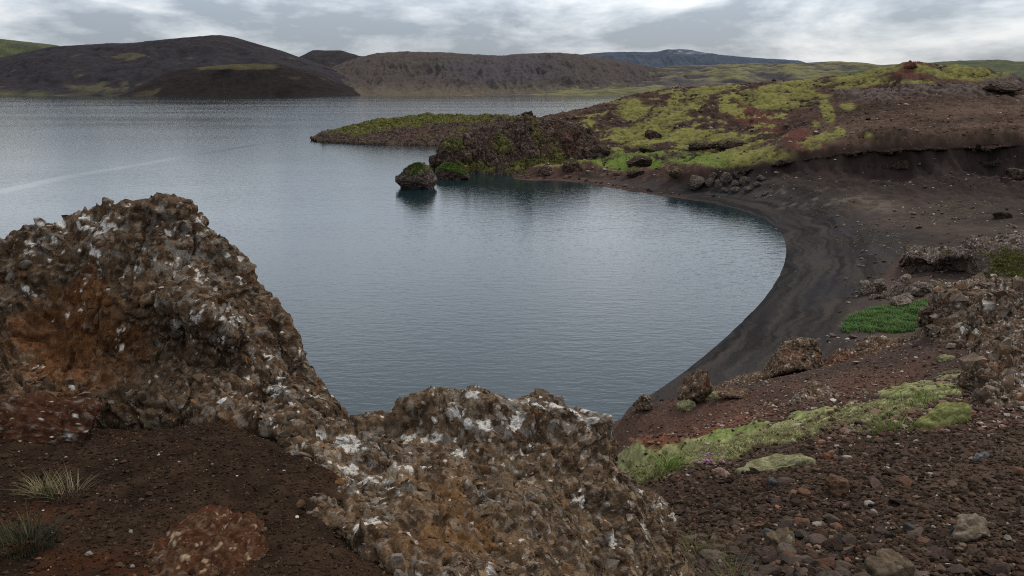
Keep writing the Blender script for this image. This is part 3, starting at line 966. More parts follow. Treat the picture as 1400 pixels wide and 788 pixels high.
loft('rock_outcrop', [
    [(1105, 522, 36.5), (1125, 503, 36.8), (1140, 490, 37), (1170, 480, 37), (1186, 466, 36.8), (1215, 470, 36.5), (1240, 467, 36), (1262, 457, 35), (1285, 472, 34), (1300, 492, 32), (1310, 505, 31)],
    [(1108, 528, 35.5), (1150, 506, 35.4), (1200, 492, 35), (1250, 486, 34), (1290, 500, 31.5), (1310, 512, 30)],
    [(1112, 536, 34.4), (1150, 522, 34), (1200, 510, 33.5), (1250, 502, 32.5), (1290, 516, 30), (1310, 520, 29)],
    [(1120, 548, 32), (1160, 536, 32), (1200, 530, 31.5), (1250, 520, 31), (1290, 528, 29), (1315, 530, 28)],
], 480, 240, 2.4, M_rockmid, crack=1.1, lump=0.2, block=(1.2, 0.18), rocks=[dict(n=60, med=0.35, sig=0.35, lo=0.2, hi=0.8, embed=0.5), dict(n=1800, med=0.09, sig=0.5, lo=0.04, hi=0.25)], back=(5, -4), bury=1.2, rustf=bl((1190, 500, 110, 40, 0.45), (1290, 510, 40, 20, 0.4)), lichf=bl((1200, 480, 60, 20, 0.05)), clast=0.7,
    label='long low reddish rock rib running down from the rubbly outcrop', cat='rock outcrop', **RM)
loft('rock_outcrop', [
    [(1288, 600, 14.2), (1308, 570, 15.5), (1324, 535, 17), (1332, 492, 18), (1346, 470, 18.5), (1372, 458, 18.8), (1400, 446, 19), (1560, 420, 19)],
    [(1292, 603, 13.9), (1322, 578, 14.5), (1340, 540, 15.6), (1354, 502, 16.6), (1400, 480, 17.2), (1560, 480, 17)],
    [(1297, 606, 13.7), (1332, 588, 13.6), (1356, 555, 14.2), (1382, 530, 14.8), (1410, 520, 15.2), (1560, 520, 15)],
    [(1300, 610, 13.4), (1340, 606, 13), (1370, 596, 13), (1400, 590, 13), (1560, 570, 13)],
    [(1300, 618, 12.8), (1340, 620, 12.0), (1400, 625, 11.2), (1560, 625, 10.5)],
], 480, 360, 1.9, M_rockmid, crack=1.3, lump=0.22, clast=0.5, block=(1.4, 0.28), rocks=[dict(n=260, med=0.22, sig=0.45, lo=0.10, hi=0.40, embed=0.45), dict(n=3000, med=0.065, sig=0.5, lo=0.03, hi=0.2), dict(n=4000, med=0.03, sig=0.3, lo=0.016, hi=0.06)], back=(4, -4), bury=0.8, rustf=bl((1370, 510, 40, 30, 0.4), (1310, 590, 30, 20, 0.35)), lichf=bl((1370, 520, 60, 90, 0.35)), stretch=(1.0, 1.0, 0.8),
    label='jagged brown outcrop at the right edge above the loose scree', cat='rock outcrop', **RM)
loft('rock_outcrop', [
    [(1060, 572, 23.5), (1066, 560, 24.5), (1085, 552, 25), (1098, 540, 25.5), (1112, 528, 26), (1135, 535, 26), (1160, 545, 25.5), (1172, 556, 25)],
    [(1061, 574, 22.8), (1072, 566, 23.2), (1095, 556, 24), (1118, 548, 24.4), (1145, 550, 24.4), (1172, 558, 24.3)],
    [(1064, 580, 22.3), (1085, 574, 22.6), (1110, 566, 23.2), (1140, 560, 23.8), (1172, 562, 23.8)],
    [(1068, 584, 22.8), (1090, 580, 23.2), (1115, 573, 23.6), (1140, 567, 23.8), (1172, 567, 23.6)],
], 240, 130, 2.0, M_rockmid, rocks=[dict(n=60, med=0.22, sig=0.35, lo=0.1, hi=0.5, embed=0.35), dict(n=1200, med=0.07, sig=0.5, lo=0.03, hi=0.2)], lump=0.2, back=(2.5, -2), bury=0.8, lichf=bl((1110, 550, 60, 30, 0.3)),
    label='small knobbly grey rock just above the pale moss on the right slope', cat='rock outcrop', **RM)
# boulder with the dark hollow
loft('boulder', [
    [(985, 526, 36.8), (1010, 515, 37), (1040, 508, 36.8), (1056, 488, 36.5), (1072, 468, 36.3), (1094, 463, 36.2), (1114, 466, 36.2), (1122, 487, 36.2), (1124, 507, 36.2), (1128, 527, 36)],
    [(985, 529, 36.2), (1012, 521, 36.2), (1044, 510, 36), (1066, 490, 35.6), (1094, 482, 35.4), (1116, 488, 35.4), (1124, 516, 35.4)],
    [(988, 533, 35.6), (1020, 527, 35.4), (1050, 516, 35.1), (1074, 507, 34.8), (1098, 504, 34.8), (1116, 514, 34.9), (1126, 530, 35)],
    [(990, 534, 35.7), (1022, 529, 35.7), (1052, 519, 35.9), (1076, 512, 36.1), (1098, 510, 36.1), (1116, 520, 35.7), (1126, 531, 35.3)],
    [(992, 536, 35.6), (1024, 533, 35.7), (1052, 527, 36.3), (1076, 525, 36.6), (1098, 524, 36.6), (1116, 528, 35.8), (1126, 534, 35.4)],
], 320, 220, 2.4, M_rockmid, rocks=[dict(n=1600, med=0.06, sig=0.5, lo=0.03, hi=0.2, embed=0.4)], lump=0.06, clast=0.6, crack=0.7, back=(2.0, -2.5), bury=0.6, rustf=bl((1100, 485, 40, 30, 0.3), (1010, 520, 40, 10, 0.2)), lichf=bl((1090, 470, 40, 30, 0.1)),
    label='brown boulder with a dark hollow under it, on the slope edge above the beach', cat='boulder', **RM)
# ledge above the plain
loft('rock_ledge', [
    [(1237, 352, 95), (1239, 337, 96), (1260, 339, 96), (1290, 340, 95), (1317, 338, 94), (1325, 325, 93), (1345, 324, 93), (1355, 329, 93), (1375, 321, 92), (1400, 316, 92), (1540, 300, 92)],
    [(1238, 356, 93.2), (1240, 350, 93), (1260, 352, 93), (1275, 362, 93), (1290, 349, 92), (1318, 347, 91.6), (1335, 338, 91.2), (1360, 343, 90.2), (1380, 337, 89.6), (1400, 335, 89), (1540, 325, 88)],
    [(1240, 364, 94.5), (1262, 364, 94.5), (1290, 362, 94.6), (1316, 362, 93), (1335, 358, 90.8), (1348, 365, 89.4), (1375, 356, 88.2), (1400, 352, 87.6), (1540, 345, 87)],
    [(1240, 385, 94.6), (1260, 383, 94.6), (1290, 381, 94.2), (1315, 383, 92.5), (1335, 381, 90.5), (1346, 386, 88.8), (1375, 378, 87), (1400, 373, 86.2), (1540, 365, 85)],
    [(1238, 393, 91), (1300, 391, 90), (1345, 393, 87.5), (1400, 392, 83.5), (1540, 388, 82)],
], 460, 280, 3.0, M_rockmid, block=(2.2, 0.35), rocks=[dict(n=160, med=0.6, sig=0.4, lo=0.3, hi=1.4, embed=0.45), dict(n=1800, med=0.2, sig=0.5, lo=0.09, hi=0.6)], lump=0.10, clast=0.7, back=(6, -3.5), bury=1.5, lichf=bl((1290, 340, 60, 12, 0.3), (1390, 318, 30, 8, 0.3)), rustf=bl((1340, 335, 60, 30, 0.2)),
    mossf=bl((1375, 366, 36, 22, 1.25)), stretch=(1.0, 1.0, 0.6),
    cov=(4000, 0.12, 0.05),
    label='dark undercut rock ledge with a pale flat top on the black sand plain', cat='rock ledge', matrix=((0.050, 0.036, 0.030), (0.105, 0.075, 0.060)), grey=(0.18, 0.155, 0.135))
print('right', time.time() - T0)

# ---- the headland's cliffs
HM = dict(pal=[(0.052, 0.034, 0.024), (0.036, 0.024, 0.017), (0.092, 0.064, 0.046), (0.115, 0.088, 0.066), (0.019, 0.013, 0.010), (0.072, 0.040, 0.026), (0.064, 0.046, 0.034)], matrix=((0.020, 0.014, 0.011), (0.066, 0.043, 0.033)), grey=(0.10, 0.08, 0.066), stain=(0.075, 0.035, 0.026))
loft('rock_bluff', [
    [(601, 222, 247), (601, 204, 250), (609, 192, 252), (640, 182, 254), (668, 176, 256), (690, 172, 258), (707, 163, 260), (716, 158, 261), (726, 154, 262), (742, 166, 262), (755, 163, 263), (775, 170, 262), (800, 175, 262), (818, 190, 258), (832, 210, 254)],
    [(602, 226, 245), (608, 208, 246), (640, 195, 247), (675, 190, 248), (705, 180, 250), (730, 178, 251), (748, 184, 251), (775, 184, 252), (800, 190, 251), (830, 214, 248)],
    [(603, 230, 244), (615, 220, 243.5), (645, 212, 243.5), (680, 212, 243.5), (705, 208, 244), (730, 205, 245), (755, 208, 245), (785, 205, 246), (828, 220, 243)],
    [(603, 233, 243), (625, 232, 241), (660, 231, 240), (690, 231, 240), (720, 230, 239), (750, 230, 238), (790, 225, 239), (826, 228, 237)],
    [(603, 236, 240), (640, 238, 238), (690, 239, 236), (720, 243, 232), (750, 244, 230), (790, 243, 228), (826, 240, 229)],
], 560, 360, 10.0, M_rockfar, lump=0.20, crack=1.3, clast=0.6, block=(6.5, 1.7), rocks=[dict(n=200, med=1.7, sig=0.35, lo=0.9, hi=3.0, embed=0.5), dict(n=1800, med=0.62, sig=0.5, lo=0.25, hi=1.6, embed=0.3)], lichf=bl((700, 190, 400, 200, -1.2)), back=(14, -16), bury=2.0, stretch=(1.1, 1.0, 0.7), rustf=bl((720, 190, 90, 30, 0.25), (775, 195, 30, 20, 0.4)),
    mossf=bl((620, 196, 22, 14, 0.9), (735, 185, 12, 30, 0.7), (720, 224, 26, 10, 0.9), (665, 228, 40, 8, 0.9), (690, 195, 16, 16, 0.6), (760, 225, 40, 16, 0.6)),
    cov=(5000, 0.30, 0.12),
    label='dark craggy rock bluff rising from the water in front of the grassy point', cat='rock bluff', **HM)
loft('rock_point', [
    [(423, 189, 392), (440, 182, 395), (470, 174, 398), (520, 165, 402), (560, 158, 405), (585, 156, 405), (610, 158, 402), (650, 158, 396), (690, 158, 388), (720, 160, 375), (750, 166, 350), (790, 172, 330)],
    [(425, 190, 388), (450, 184, 388), (490, 178, 390), (540, 171, 392), (590, 168, 390), (640, 168, 384), (690, 170, 375), (740, 176, 350), (790, 182, 322)],
    [(428, 191, 382), (460, 188, 378), (500, 184, 376), (550, 179, 376), (600, 177, 372), (650, 178, 366), (700, 182, 350), (790, 195, 315)],
    [(432, 192, 378), (470, 193, 368), (510, 195, 361), (560, 197, 357), (600, 197, 354), (650, 199, 345), (700, 204, 335), (790, 212, 305)],
], 560, 280, 11.0, M_rockfar, lump=0.14, crack=1.3, clast=0.6, block=(7.0, 1.0), rocks=[dict(n=160, med=1.5, sig=0.4, lo=0.8, hi=3.0, embed=0.6), dict(n=1600, med=0.6, sig=0.5, lo=0.25, hi=1.5, embed=0.35)], lichf=bl((600, 190, 500, 200, -1.2)), back=(30, -14), bury=3.0, stretch=(1.1, 0.8, 0.7),
    mossf=bl((480, 172, 60, 11, 1.1), (590, 160, 70, 8, 1.15), (540, 165, 60, 8, 0.9), (690, 162, 60, 6, 0.7), (530, 180, 50, 8, 0.2)), rustf=bl((570, 180, 60, 12, 0.3)),
    cov=(9000, 0.32, 0.14),
    label='low moss-topped rocky point reaching left into the lake behind the craggy bluff', cat='rocky point', **HM)
def lipf(G, N):
    a = fbm(np.stack([G[..., 0] / 6, G[..., 0] * 0, G[..., 0] * 0], -1), 4)
    G = G.copy()
    h_ = sstep(-0.25, 0.3, a)
    k_ = np.arange(G.shape[0])[:, None] / G.shape[0]
    G[..., 1] += (1 - h_) * 2.6 * sstep(.2, .5, k_) * (1 - sstep(.55, .8, k_)) - a * 1.2
    xa = G[..., 0] * 0
    G[..., 2] += fbm(np.stack([G[..., 0] / 9, xa, xa + 5], -1), 3) * 0.75 + fbm(np.stack([G[..., 0] / 2.4, xa, xa + 9], -1), 3) * 0.3
    return G


lipc = [(1010, 234, 190), (1050, 227, 184), (1090, 219, 181.5), (1130, 213, 178), (1165, 209, 176.5), (1200, 207, 174), (1230, 204, 173), (1270, 204, 171.5), (1300, 203, 171), (1350, 200, 169), (1400, 198, 167), (1540, 194, 165)]
o = loft('bank_edge', [
    [(a, b - 0.5, c + 1.5) for a, b, c in lipc],
    [(a, b + 1.4, c - 2.4) for a, b, c in lipc],
    [(a, b + 3.6, c - 2.6) for a, b, c in lipc],
    [(a, b + 8 + 2.5 * math.sin(a / 37), c + 0.6) for a, b, c in lipc],
    [(a, b + 14 + 3 * math.sin(a / 23), c - 0.1) for a, b, c in lipc],
    [(a, b + 21, c - 2.0) for a, b, c in lipc],
], 700, 60, 3.0, M_rockfar, lump=0.2, crack=1.6, clast=0.4, rocks=[dict(n=260, med=0.5, sig=0.4, lo=0.25, hi=1.1, embed=0.5)], pal=[(0.03, 0.022, 0.018), (0.05, 0.036, 0.03), (0.02, 0.015, 0.013)], back=(4, -2.5), bury=1.0, deform=lipf, lichf=bl((1200, 200, 800, 200, -1.5)), matrix=((0.014, 0.010, 0.009), (0.036, 0.024, 0.018)), grey=(0.04, 0.03, 0.025))
structure(o)
print('cliffs', time.time() - T0)


def boulder(name, pos, size, mat, s=None, sub=5, seed=0, rough=0.22, mossup=None, flat=0.0, yaw=0.0, lean=0.0, label=None, cat='boulder', group=None, rust=0.0, lich=-0.3, taper=0.0, mossc=None, clast=0.8, pal=None, turf=None, cuts=9, **kw):
    """one closed rock: size = full width, depth, height; pos = middle of its foot"""
    V, Fc = ICO[sub]
    r = np.random.default_rng(seed)
    off = r.random(3).astype(f4) * 50
    sx, sy, sz = [k * 0.5 for k in size]
    mean = (sx * sy * sz) ** (1 / 3)
    # blocky: push towards a few random planes
    D = V.copy()
    for _ in range(cuts):
        n = r.normal(size=3)
        n /= np.linalg.norm(n)
        h = r.uniform(0.38, 0.85)
        k = D @ n.astype(f4)
        D -= (np.clip(k - h, 0, None) * 0.92)[:, None] * n.astype(f4)
    D *= (1 + rough * fbm(V * 1.3 + off, 5, .55) + rough * 0.5 * fbm(V * 3.1 + off, 4, .6, ridged=True))[:, None]
    ext = D.max(0) - D.min(0)
    D = (D - (D.max(0) + D.min(0)) / 2) / ext * 2
    if taper:
        k = 1 - taper * (D[:, 2:3] * 0.5 + 0.5)
        D[:, :2] *= k
    Pm = D * np.array([sx, sy, sz], f4)
    Pm[:, 0] += lean * Pm[:, 2]
    s = s or mean * 2
    N = V / np.array([sx, sy, sz], f4)
    N /= np.linalg.norm(N, axis=1)[:, None]
    d, cl = rock_detail(Pm + off, N, s, 0.05, clast, 1.0)
    Pm = Pm + N * d[:, None] * 0.9
    zlow = -sz * 0.9
    c, sn = math.cos(yaw), math.sin(yaw)
    X = Pm[:, 0] * c - Pm[:, 1] * sn
    Y = Pm[:, 0] * sn + Pm[:, 1] * c
    Pm = np.stack([X, Y, Pm[:, 2] - zlow], -1)
    moss = None
    if mossup is not None:
        moss = sstep(0.3, 0.6, mossup + N[:, 2] * 0.7 + fbm(Pm / s * 2.5 + off, 4) * 0.8)
    col = rock_colour(Pm + off, N, s, np.full(len(V), rust, f4), np.full(len(V), lich, f4), moss=moss, **kw)
    if mossc is not None and moss is not None:
        g = fbm(Pm / s * 5 + off, 3)
        col = mix(col, mix(mossc[0], mossc[1], sstep(-.4, .4, g)), moss)
    o = mesh_np(name, Pm, Fc, mat, col)
    o.location = [float(k) for k in pos]
    if turf and moss is not None:
        cover(o, 'turf', Pm + np.array(pos, f4), sstep(.5, .8, moss), turf[0], turf[1], turf[2], turf[3], seed)
    if label:
        tag(o, label, cat, group)
    return o


# islet and its low neighbour
p = at_z(568, 259, 0.0)
boulder('rock_islet', (p[0] - 0.2, p[1] + 3, -1.0), (11.4, 9, 7.8), M_rockfar, s=7, seed=5, mossup=0.02, mossc=((0.04, 0.055, 0.014), (0.085, 0.10, 0.028)), taper=0.22, rough=0.3, sub=6, turf=(1500, 0.35, 0.13, [(0.05, 0.075, 0.018), (0.08, 0.105, 0.028), (0.11, 0.11, 0.04)]), label='tall blocky rock with a grassy top standing in the lake off the bluff', cat='islet', matrix=((0.040, 0.030, 0.026), (0.085, 0.062, 0.052)), grey=(0.13, 0.11, 0.10), stain=(0.07, 0.035, 0.025))
p = at_z(612, 246, 0.0)
boulder('rock_islet', (p[0] + 0.9, p[1] + 3, -1.0), (11.5, 9, 5.4), M_rockfar, s=6, seed=9, mossup=0.15, mossc=((0.05, 0.085, 0.012), (0.10, 0.16, 0.03)), taper=0.35, sub=5, turf=(1500, 0.35, 0.13, [(0.05, 0.10, 0.016), (0.08, 0.14, 0.028), (0.10, 0.15, 0.04)]), label='low rock under bright green turf just behind the tall rock in the lake', cat='islet', **HM)
p = at_z(602, 224, 0.0)
boulder('boulder', (p[0], p[1] - 14, -0.5), (4.6, 4, 4.8), M_rockfar, s=5, seed=10, sub=5, label='small dark rock showing behind the green turf of the low rock', **HM)

bd = [  # px, py of the foot, width px, height px, near, far, seed, label
    (948, 548, 50, 46, 30, 45, 21, 'upright pointed reddish boulder at the slope edge, above two moss cushions', dict(taper=0.35, rust=0.35, lean=0.1)),
    (880, 560, 28, 20, 25, 45, 22, 'small pale jagged rock at the slope edge, nearest the water', dict(lich=0.3, taper=0.3)),
    (1000, 545, 40, 12, 25, 45, 23, 'low flat rubbly rock left of the boulder with the hollow', dict()),
]
for px_, py_, w, h, n0, n1, sd_, lb, kw in bd:
    p = hit(px_, py_, n0, n1)
    k = np.linalg.norm(p - np.array([0, 0, CAMZ])) / FPX
    boulder('boulder', p - np.array([0, 0, h * k * 0.12]), (w * k, w * k * 0.9, h * k * 1.15), M_rockmid, s=2.6, seed=sd_, label=lb, **{**RM, **kw})

# rocks fallen in front of the ledge
fall = [(1185, 402, 26, 17, 31, 'tan boulder lying on the black sand, farthest left below the ledge', 0), (1203, 399, 20, 15, 32, 'rounded tan boulder beside the leftmost one below the ledge', 0), (1209, 408, 12, 9, 33, 'small pale stone in front of the two tan boulders', 0),
        (1226, 406, 26, 30, 34, 'leaning slab of rock propped against the left end of the ledge', 0.9), (1240, 411, 18, 9, 35, 'flat stone between the leaning slab and the green plants', 0), (1250, 405, 22, 12, 36, 'dark block in the rubble right of the leaning slab', 0),
        (1232, 418, 26, 10, 37, 'flat pale stone at the upper edge of the green plants', 0), (1262, 399, 24, 12, 38, 'block of rubble close under the undercut face', 0), (1196, 409, 12, 6, 39, 'low dark stone on the sand under the tan boulders', 0),
        (1283, 396, 22, 10, 40, 'mossy block at the foot of the ledge, farthest right of the rubble', 0)]
for px_, py_, w, h, sd_, lb, ln in fall:
    p = hit(px_, py_, 60, 130)
    k = np.linalg.norm(p - np.array([0, 0, CAMZ])) / FPX
    boulder('boulder', p - np.array([0, 0, h * k * 0.15]), (w * k * (0.7 if ln else 1), w * k * 0.9, h * k * 1.2), M_rockmid, s=3.5, sub=5, seed=sd_, lean=ln * 0.8, mossup=(-0.1 if sd_ == 40 else None), label=lb, group='rocks fallen below the ledge', matrix=((0.055, 0.042, 0.034), (0.13, 0.10, 0.075)), grey=(0.2, 0.17, 0.14))

# rocks at the left foot of the sand bank, and on the headland
clus = [(955, 257, 26, 17), (970, 254, 14, 12), (983, 256, 12, 10), (993, 251, 16, 16), (1006, 256, 12, 10), (1017, 252, 14, 12), (1004, 263, 12, 8), (1022, 263, 12, 8), (990, 262, 9, 6), (1034, 256, 12, 9), (975, 245, 14, 8), (1010, 243, 16, 8), (1040, 247, 14, 8), (1046, 266, 10, 6)]
lbl = ['tan block at the left end of the rocks below the sand bank', 'second rock from the left end of the rocks below the sand bank']
for i, (px_, py_, w, h) in enumerate(clus):
    p = hit(px_, py_, 130, 230)
    k = np.linalg.norm(p - np.array([0, 0, CAMZ])) / FPX
    boulder('boulder', p - np.array([0, 0, h * k * 0.2]), (w * k, w * k, h * k * 1.2), M_rockfar, s=2.5, sub=5, rough=0.4, seed=60 + i,
            label=('largest tan rock at the left end of the rocks below the dark sand bank' if i == 0 else 'brown rock in the heap at the left foot of the dark sand bank'), group='rocks at the foot of the sand bank', matrix=((0.05, 0.036, 0.03), (0.10, 0.075, 0.06)), grey=(0.15, 0.13, 0.11))
hd = [(782, 232, 26, 18, 'brown rock at the water end of the mossy slope, right of the bluff'), (822, 214, 22, 18, 'brown crag in the moss just right of the bluff'), (874, 226, 30, 16, 'dark knobbly rock on the bright green turf near the shore'), (868, 241, 22, 9, 'low reddish rubble rock at the shore below the green turf'),
      (893, 188, 22, 12, 'dark rock high in the yellow moss above the turf'), (960, 203, 34, 12, 'dark rock rib in the middle of the yellow moss'), (1000, 200, 36, 11, 'dark rock rib at the right of the yellow moss'), (885, 206, 22, 9, 'low rock in the moss above the knobbly shore rock'),
      (924, 240, 26, 10, 'low dark rock along the shore edge of the moss'), (745, 238, 18, 12, 'rounded boulder at the waterline under the bluff'), (690, 236, 22, 16, 'tan boulder at the foot of the bluff'), (1245, 92, 14, 6, 'red stone heap on the very top of the hill'), (1368, 124, 44, 12, 'dark cliff block at the right end of the hill top'),
      (1290, 207, 1, 1, '')]
for i, (px_, py_, w, h, lb) in enumerate(hd):
    if not lb:
        continue
    p = hit(px_, py_, 180, 340)
    k = np.linalg.norm(p - np.array([0, 0, CAMZ])) / FPX
    boulder('boulder', p - np.array([0, 0, h * k * 0.42]), (w * k * 1.1, w * k * 0.9, h * k * 1.35), M_rockfar, s=4, sub=5, rough=0.42, seed=90 + i, mossup=(-0.25 if i < 9 or i > 12 else None), label=lb, **{**HM, **(dict(stain=(0.11, 0.04, 0.025), rust=0.6) if i == 11 else {})})
p = hit(1386, 243, 130, 200)
boulder('boulder', p - np.array([0, 0, .5]), (4.6, 3.5, 2.4), M_rockfar, s=4, sub=4, seed=130, label='dark rock sticking out of the sand bank near the right edge', **HM)
p = hit(1368, 298, 90, 180)
boulder('boulder', p - np.array([0, 0, .3]), (2.8, 2.2, 1.4), M_rockfar, s=3, sub=4, seed=131, label='lone black rock on the plain below the sand bank at the right', dark=0.5, **HM)
print('boulders', time.time() - T0)

# ---- low reddish rocks in the gravel of the ledge
p = at_y(258, 790, 2.6)
boulder('rock_outcrop', (p[0], 2.66, 23.09), (0.54, 0.8, 0.30), M_rock, s=0.5, sub=6, cuts=1, seed=141, rust=0.75, lich=0.30, clast=1.2, rough=0.16, label='low reddish rock with tan lichen spots in the gravel at the bottom left', cat='rock outcrop', stain=(0.042, 0.014, 0.006), matrix=((0.03, 0.017, 0.011), (0.06, 0.034, 0.02)), lichcol=(0.62, 0.48, 0.34))
p = at_y(20, 585, 4.0)
boulder('rock_outcrop', (p[0], 4.0, 23.03), (0.95, 0.5, 0.36), M_rock, s=0.7, sub=6, cuts=2, seed=142, rust=0.7, lich=0.12, rough=0.15, label='flat dark red rock half buried in the gravel below the large mound', cat='rock outcrop', stain=(0.034, 0.012, 0.006), matrix=((0.03, 0.018, 0.012), (0.06, 0.034, 0.02)))


# ------------------------------------------------------------------ loose stones
def merged_stones(name, pos, size, cols, mat, sub=1, seed=1, flat=0.7):
    """many small stones in one mesh (loose gravel nobody could count)"""
    r = np.random.default_rng(seed)
    V, Fc = ICO[sub]
    K = 12
    var = []
    for k in range(K):
        D = V.copy()
        for _ in range(7):
            n = r.normal(size=3); n /= np.linalg.norm(n)
            h = r.uniform(0.3, 0.8)
            D -= (np.clip(D @ n.astype(f4) - h, 0, None))[:, None] * n.astype(f4)
        D *= np.array([1, r.uniform(0.65, 1), r.uniform(0.5, 0.9)], f4)
        var.append(D)
    var = np.array(var)
    n = len(pos)
    D = var[r.integers(0, K, n)]
    a = r.uniform(0, 2 * math.pi, n); b = r.uniform(-0.6, 0.6, n)
    ca, sa, cb, sb = np.cos(a)[:, None], np.sin(a)[:, None], np.cos(b)[:, None], np.sin(b)[:, None]
    x, y, z = D[..., 0], D[..., 1], D[..., 2]
    y, z = y * cb - z * sb, y * sb + z * cb
    x, y = x * ca - y * sa, x * sa + y * ca
    P = np.stack([x, y, z * flat + 0.25], -1) * np.asarray(size, f4)[:, None, None] + np.asarray(pos, f4)[:, None, :]
    F_ = (Fc[None] + (np.arange(n) * len(V))[:, None, None]).reshape(-1, 3)
    c = np.repeat(np.asarray(cols, f4)[:, None, :], len(V), 1)
    return mesh_np(name, P.reshape(-1, 3), F_, mat, c.reshape(-1, 3), smooth=False)


def stone_cols(n, r, base, spread=0.5, pale=0.08, rusty=0.1):
    c = np.array(base, f4)[None] * np.exp(r.normal(0, spread, n))[:, None]
    m = r.random(n) < rusty
    c[m] = np.array((0.085, 0.044, 0.028)) * np.exp(r.normal(0, .35, (m.sum(), 1)))
    m = r.random(n) < pale
    c[m] = np.array((0.22, 0.19, 0.16)) * np.exp(r.normal(0, .3, (m.sum(), 1)))
    return c.astype(f4)


r = np.random.default_rng(77)
# fine gravel of the ledge
n = 34000
rad = np.sqrt(r.uniform(1.9 ** 2, 4.7 ** 2, n)); th = r.uniform(-0.78, 0.10, n)
x, y = rad * np.sin(th), rad * np.cos(th)
z = ground_at(x, y)
sz = np.clip(np.exp(r.normal(math.log(0.0058), 0.45, n)), 0.003, 0.022)
stuff(merged_stones('gravel', np.stack([x, y, z], -1), sz, stone_cols(n, r, (0.027, 0.0165, 0.0105), 0.4, 0.006, 0.03), M_grav, 1, 5), 'fine dark brown volcanic gravel covering the ledge at the bottom left', 'gravel')
# scree of the right slope
n = 46000
rad = np.exp(r.uniform(math.log(4.6), math.log(14.5), n)); th = r.uniform(0.10, 0.82, n)
x, y = rad * np.sin(th), rad * np.cos(th)
z, tc = terrain(x.astype(f4), y.astype(f4))
px_, py_ = project(np.stack([x, y, z], -1))
ok = (tc[:, 1] < 0.105) & (px_ > 800) & (py_ > 575 - 0.0 * px_)
x, y, z, rad = x[ok], y[ok], z[ok], rad[ok]
seen = (px_[ok] < 1405) & (py_[ok] < 800)
n = len(x)
sz = np.clip(np.exp(r.normal(math.log(0.018), 0.6, n)), 0.006, 0.10)
app = sz / rad * seen
order = np.argsort(-app)
cols = stone_cols(n, r, (0.040, 0.0265, 0.018), 0.5, 0.012, 0.05)
big, rest = order[:290], order[290:]
stuff(merged_stones('scree', np.stack([x, y, z], -1)[rest], sz[rest], cols[rest], M_grav, 1, 6), 'loose brown scree covering the right slope', 'scree')
# upper slope rubble, paler and coarser
n = 30000
rad = np.exp(r.uniform(math.log(14), math.log(38), n)); th = r.uniform(0.10, 0.66, n)
x2, y2 = rad * np.sin(th), rad * np.cos(th)
z2, tc = terrain(x2.astype(f4), y2.astype(f4))
ok = (tc[:, 1] < 0.11) | (r.random(n) < 0.22)
n2_ = int(ok.sum())
sz2 = np.clip(np.exp(r.normal(math.log(0.032), 0.55, n2_)), 0.015, 0.2)
stuff(merged_stones('rubble', np.stack([x2, y2, z2], -1)[ok], sz2, stone_cols(n2_, r, (0.070, 0.042, 0.030), 0.5, 0.10, 0.14), M_grav, 1, 7), 'reddish rubble strewn over the upper right slope', 'rubble')
# stones strewn on plain, bank and headland
n = 24000
rad = r.uniform(75, 320, n); th = r.uniform(0.02, 0.66, n)
x3, y3 = rad * np.sin(th), rad * np.cos(th)
dens = fbm(np.stack([x3 / 14, y3 / 14, x3 * 0], -1).astype(f4), 3)
z3 = ground_at(x3, y3)
px_, py_ = project(np.stack([x3, y3, z3], -1))
ok = (z3 > 1.6) & (r.random(n) < sstep(-0.3, 0.45, dens + 0.4 * (1 - sstep(.5, 1.2, ell(px_, py_, 1200, 175, 130, 40)))))
n3_ = int(ok.sum())
sz3 = np.clip(np.exp(r.normal(math.log(0.16), 0.55, n3_)), 0.06, 0.9)
stuff(merged_stones('strewn_stones', np.stack([x3, y3, z3], -1)[ok], sz3, stone_cols(n3_, r, (0.075, 0.055, 0.046), 0.5, 0.22, 0.1), M_grav, 1, 8), 'small stones strewn over the sand plain and the bare hillside', 'stones')

n = 26000
rad = np.sqrt(r.uniform(185 ** 2, 345 ** 2, n)); th = r.uniform(-0.02, 0.64, n)
xh, yh = rad * np.sin(th), rad * np.cos(th)
zh, tch = terrain(xh.astype(f4), yh.astype(f4))
shd = poly_sd(xh.astype(f4), yh.astype(f4), land_poly)
cl_ = fbm(np.stack([xh / 6, yh / 6, xh * 0], -1).astype(f4), 3)
pxh, pyh = project(np.stack([xh, yh, zh], -1))
bare = (tch[:, 1] < 0.6 * tch[:, 0] + 0.012) & (zh > 0.15)
pr = sstep(0.0, 0.35, cl_) * np.where(pxh < 1120, 0.9, 0.35) + 0.9 * ((shd > 0) & (shd < 3.5) & (pxh < 930))
ok = bare & (r.random(n) < pr * (1 - 0.85 * sstep(-2, 4, poly_sd(pxh, pyh, [(930, 262), (1130, 222), (1500, 205), (1500, 330), (1000, 330)]))))
nh = int(ok.sum())
szh = np.clip(np.exp(r.normal(math.log(0.30), 0.55, nh)), 0.12, 1.3)
stuff(merged_stones('hillside_rocks', np.stack([xh, yh, zh], -1)[ok], szh, stone_cols(nh, r, (0.052, 0.034, 0.027), 0.5, 0.10, 0.08), M_grav, 1, 9), 'dark broken rocks scattered over the mossy headland and its shore', 'rocks')

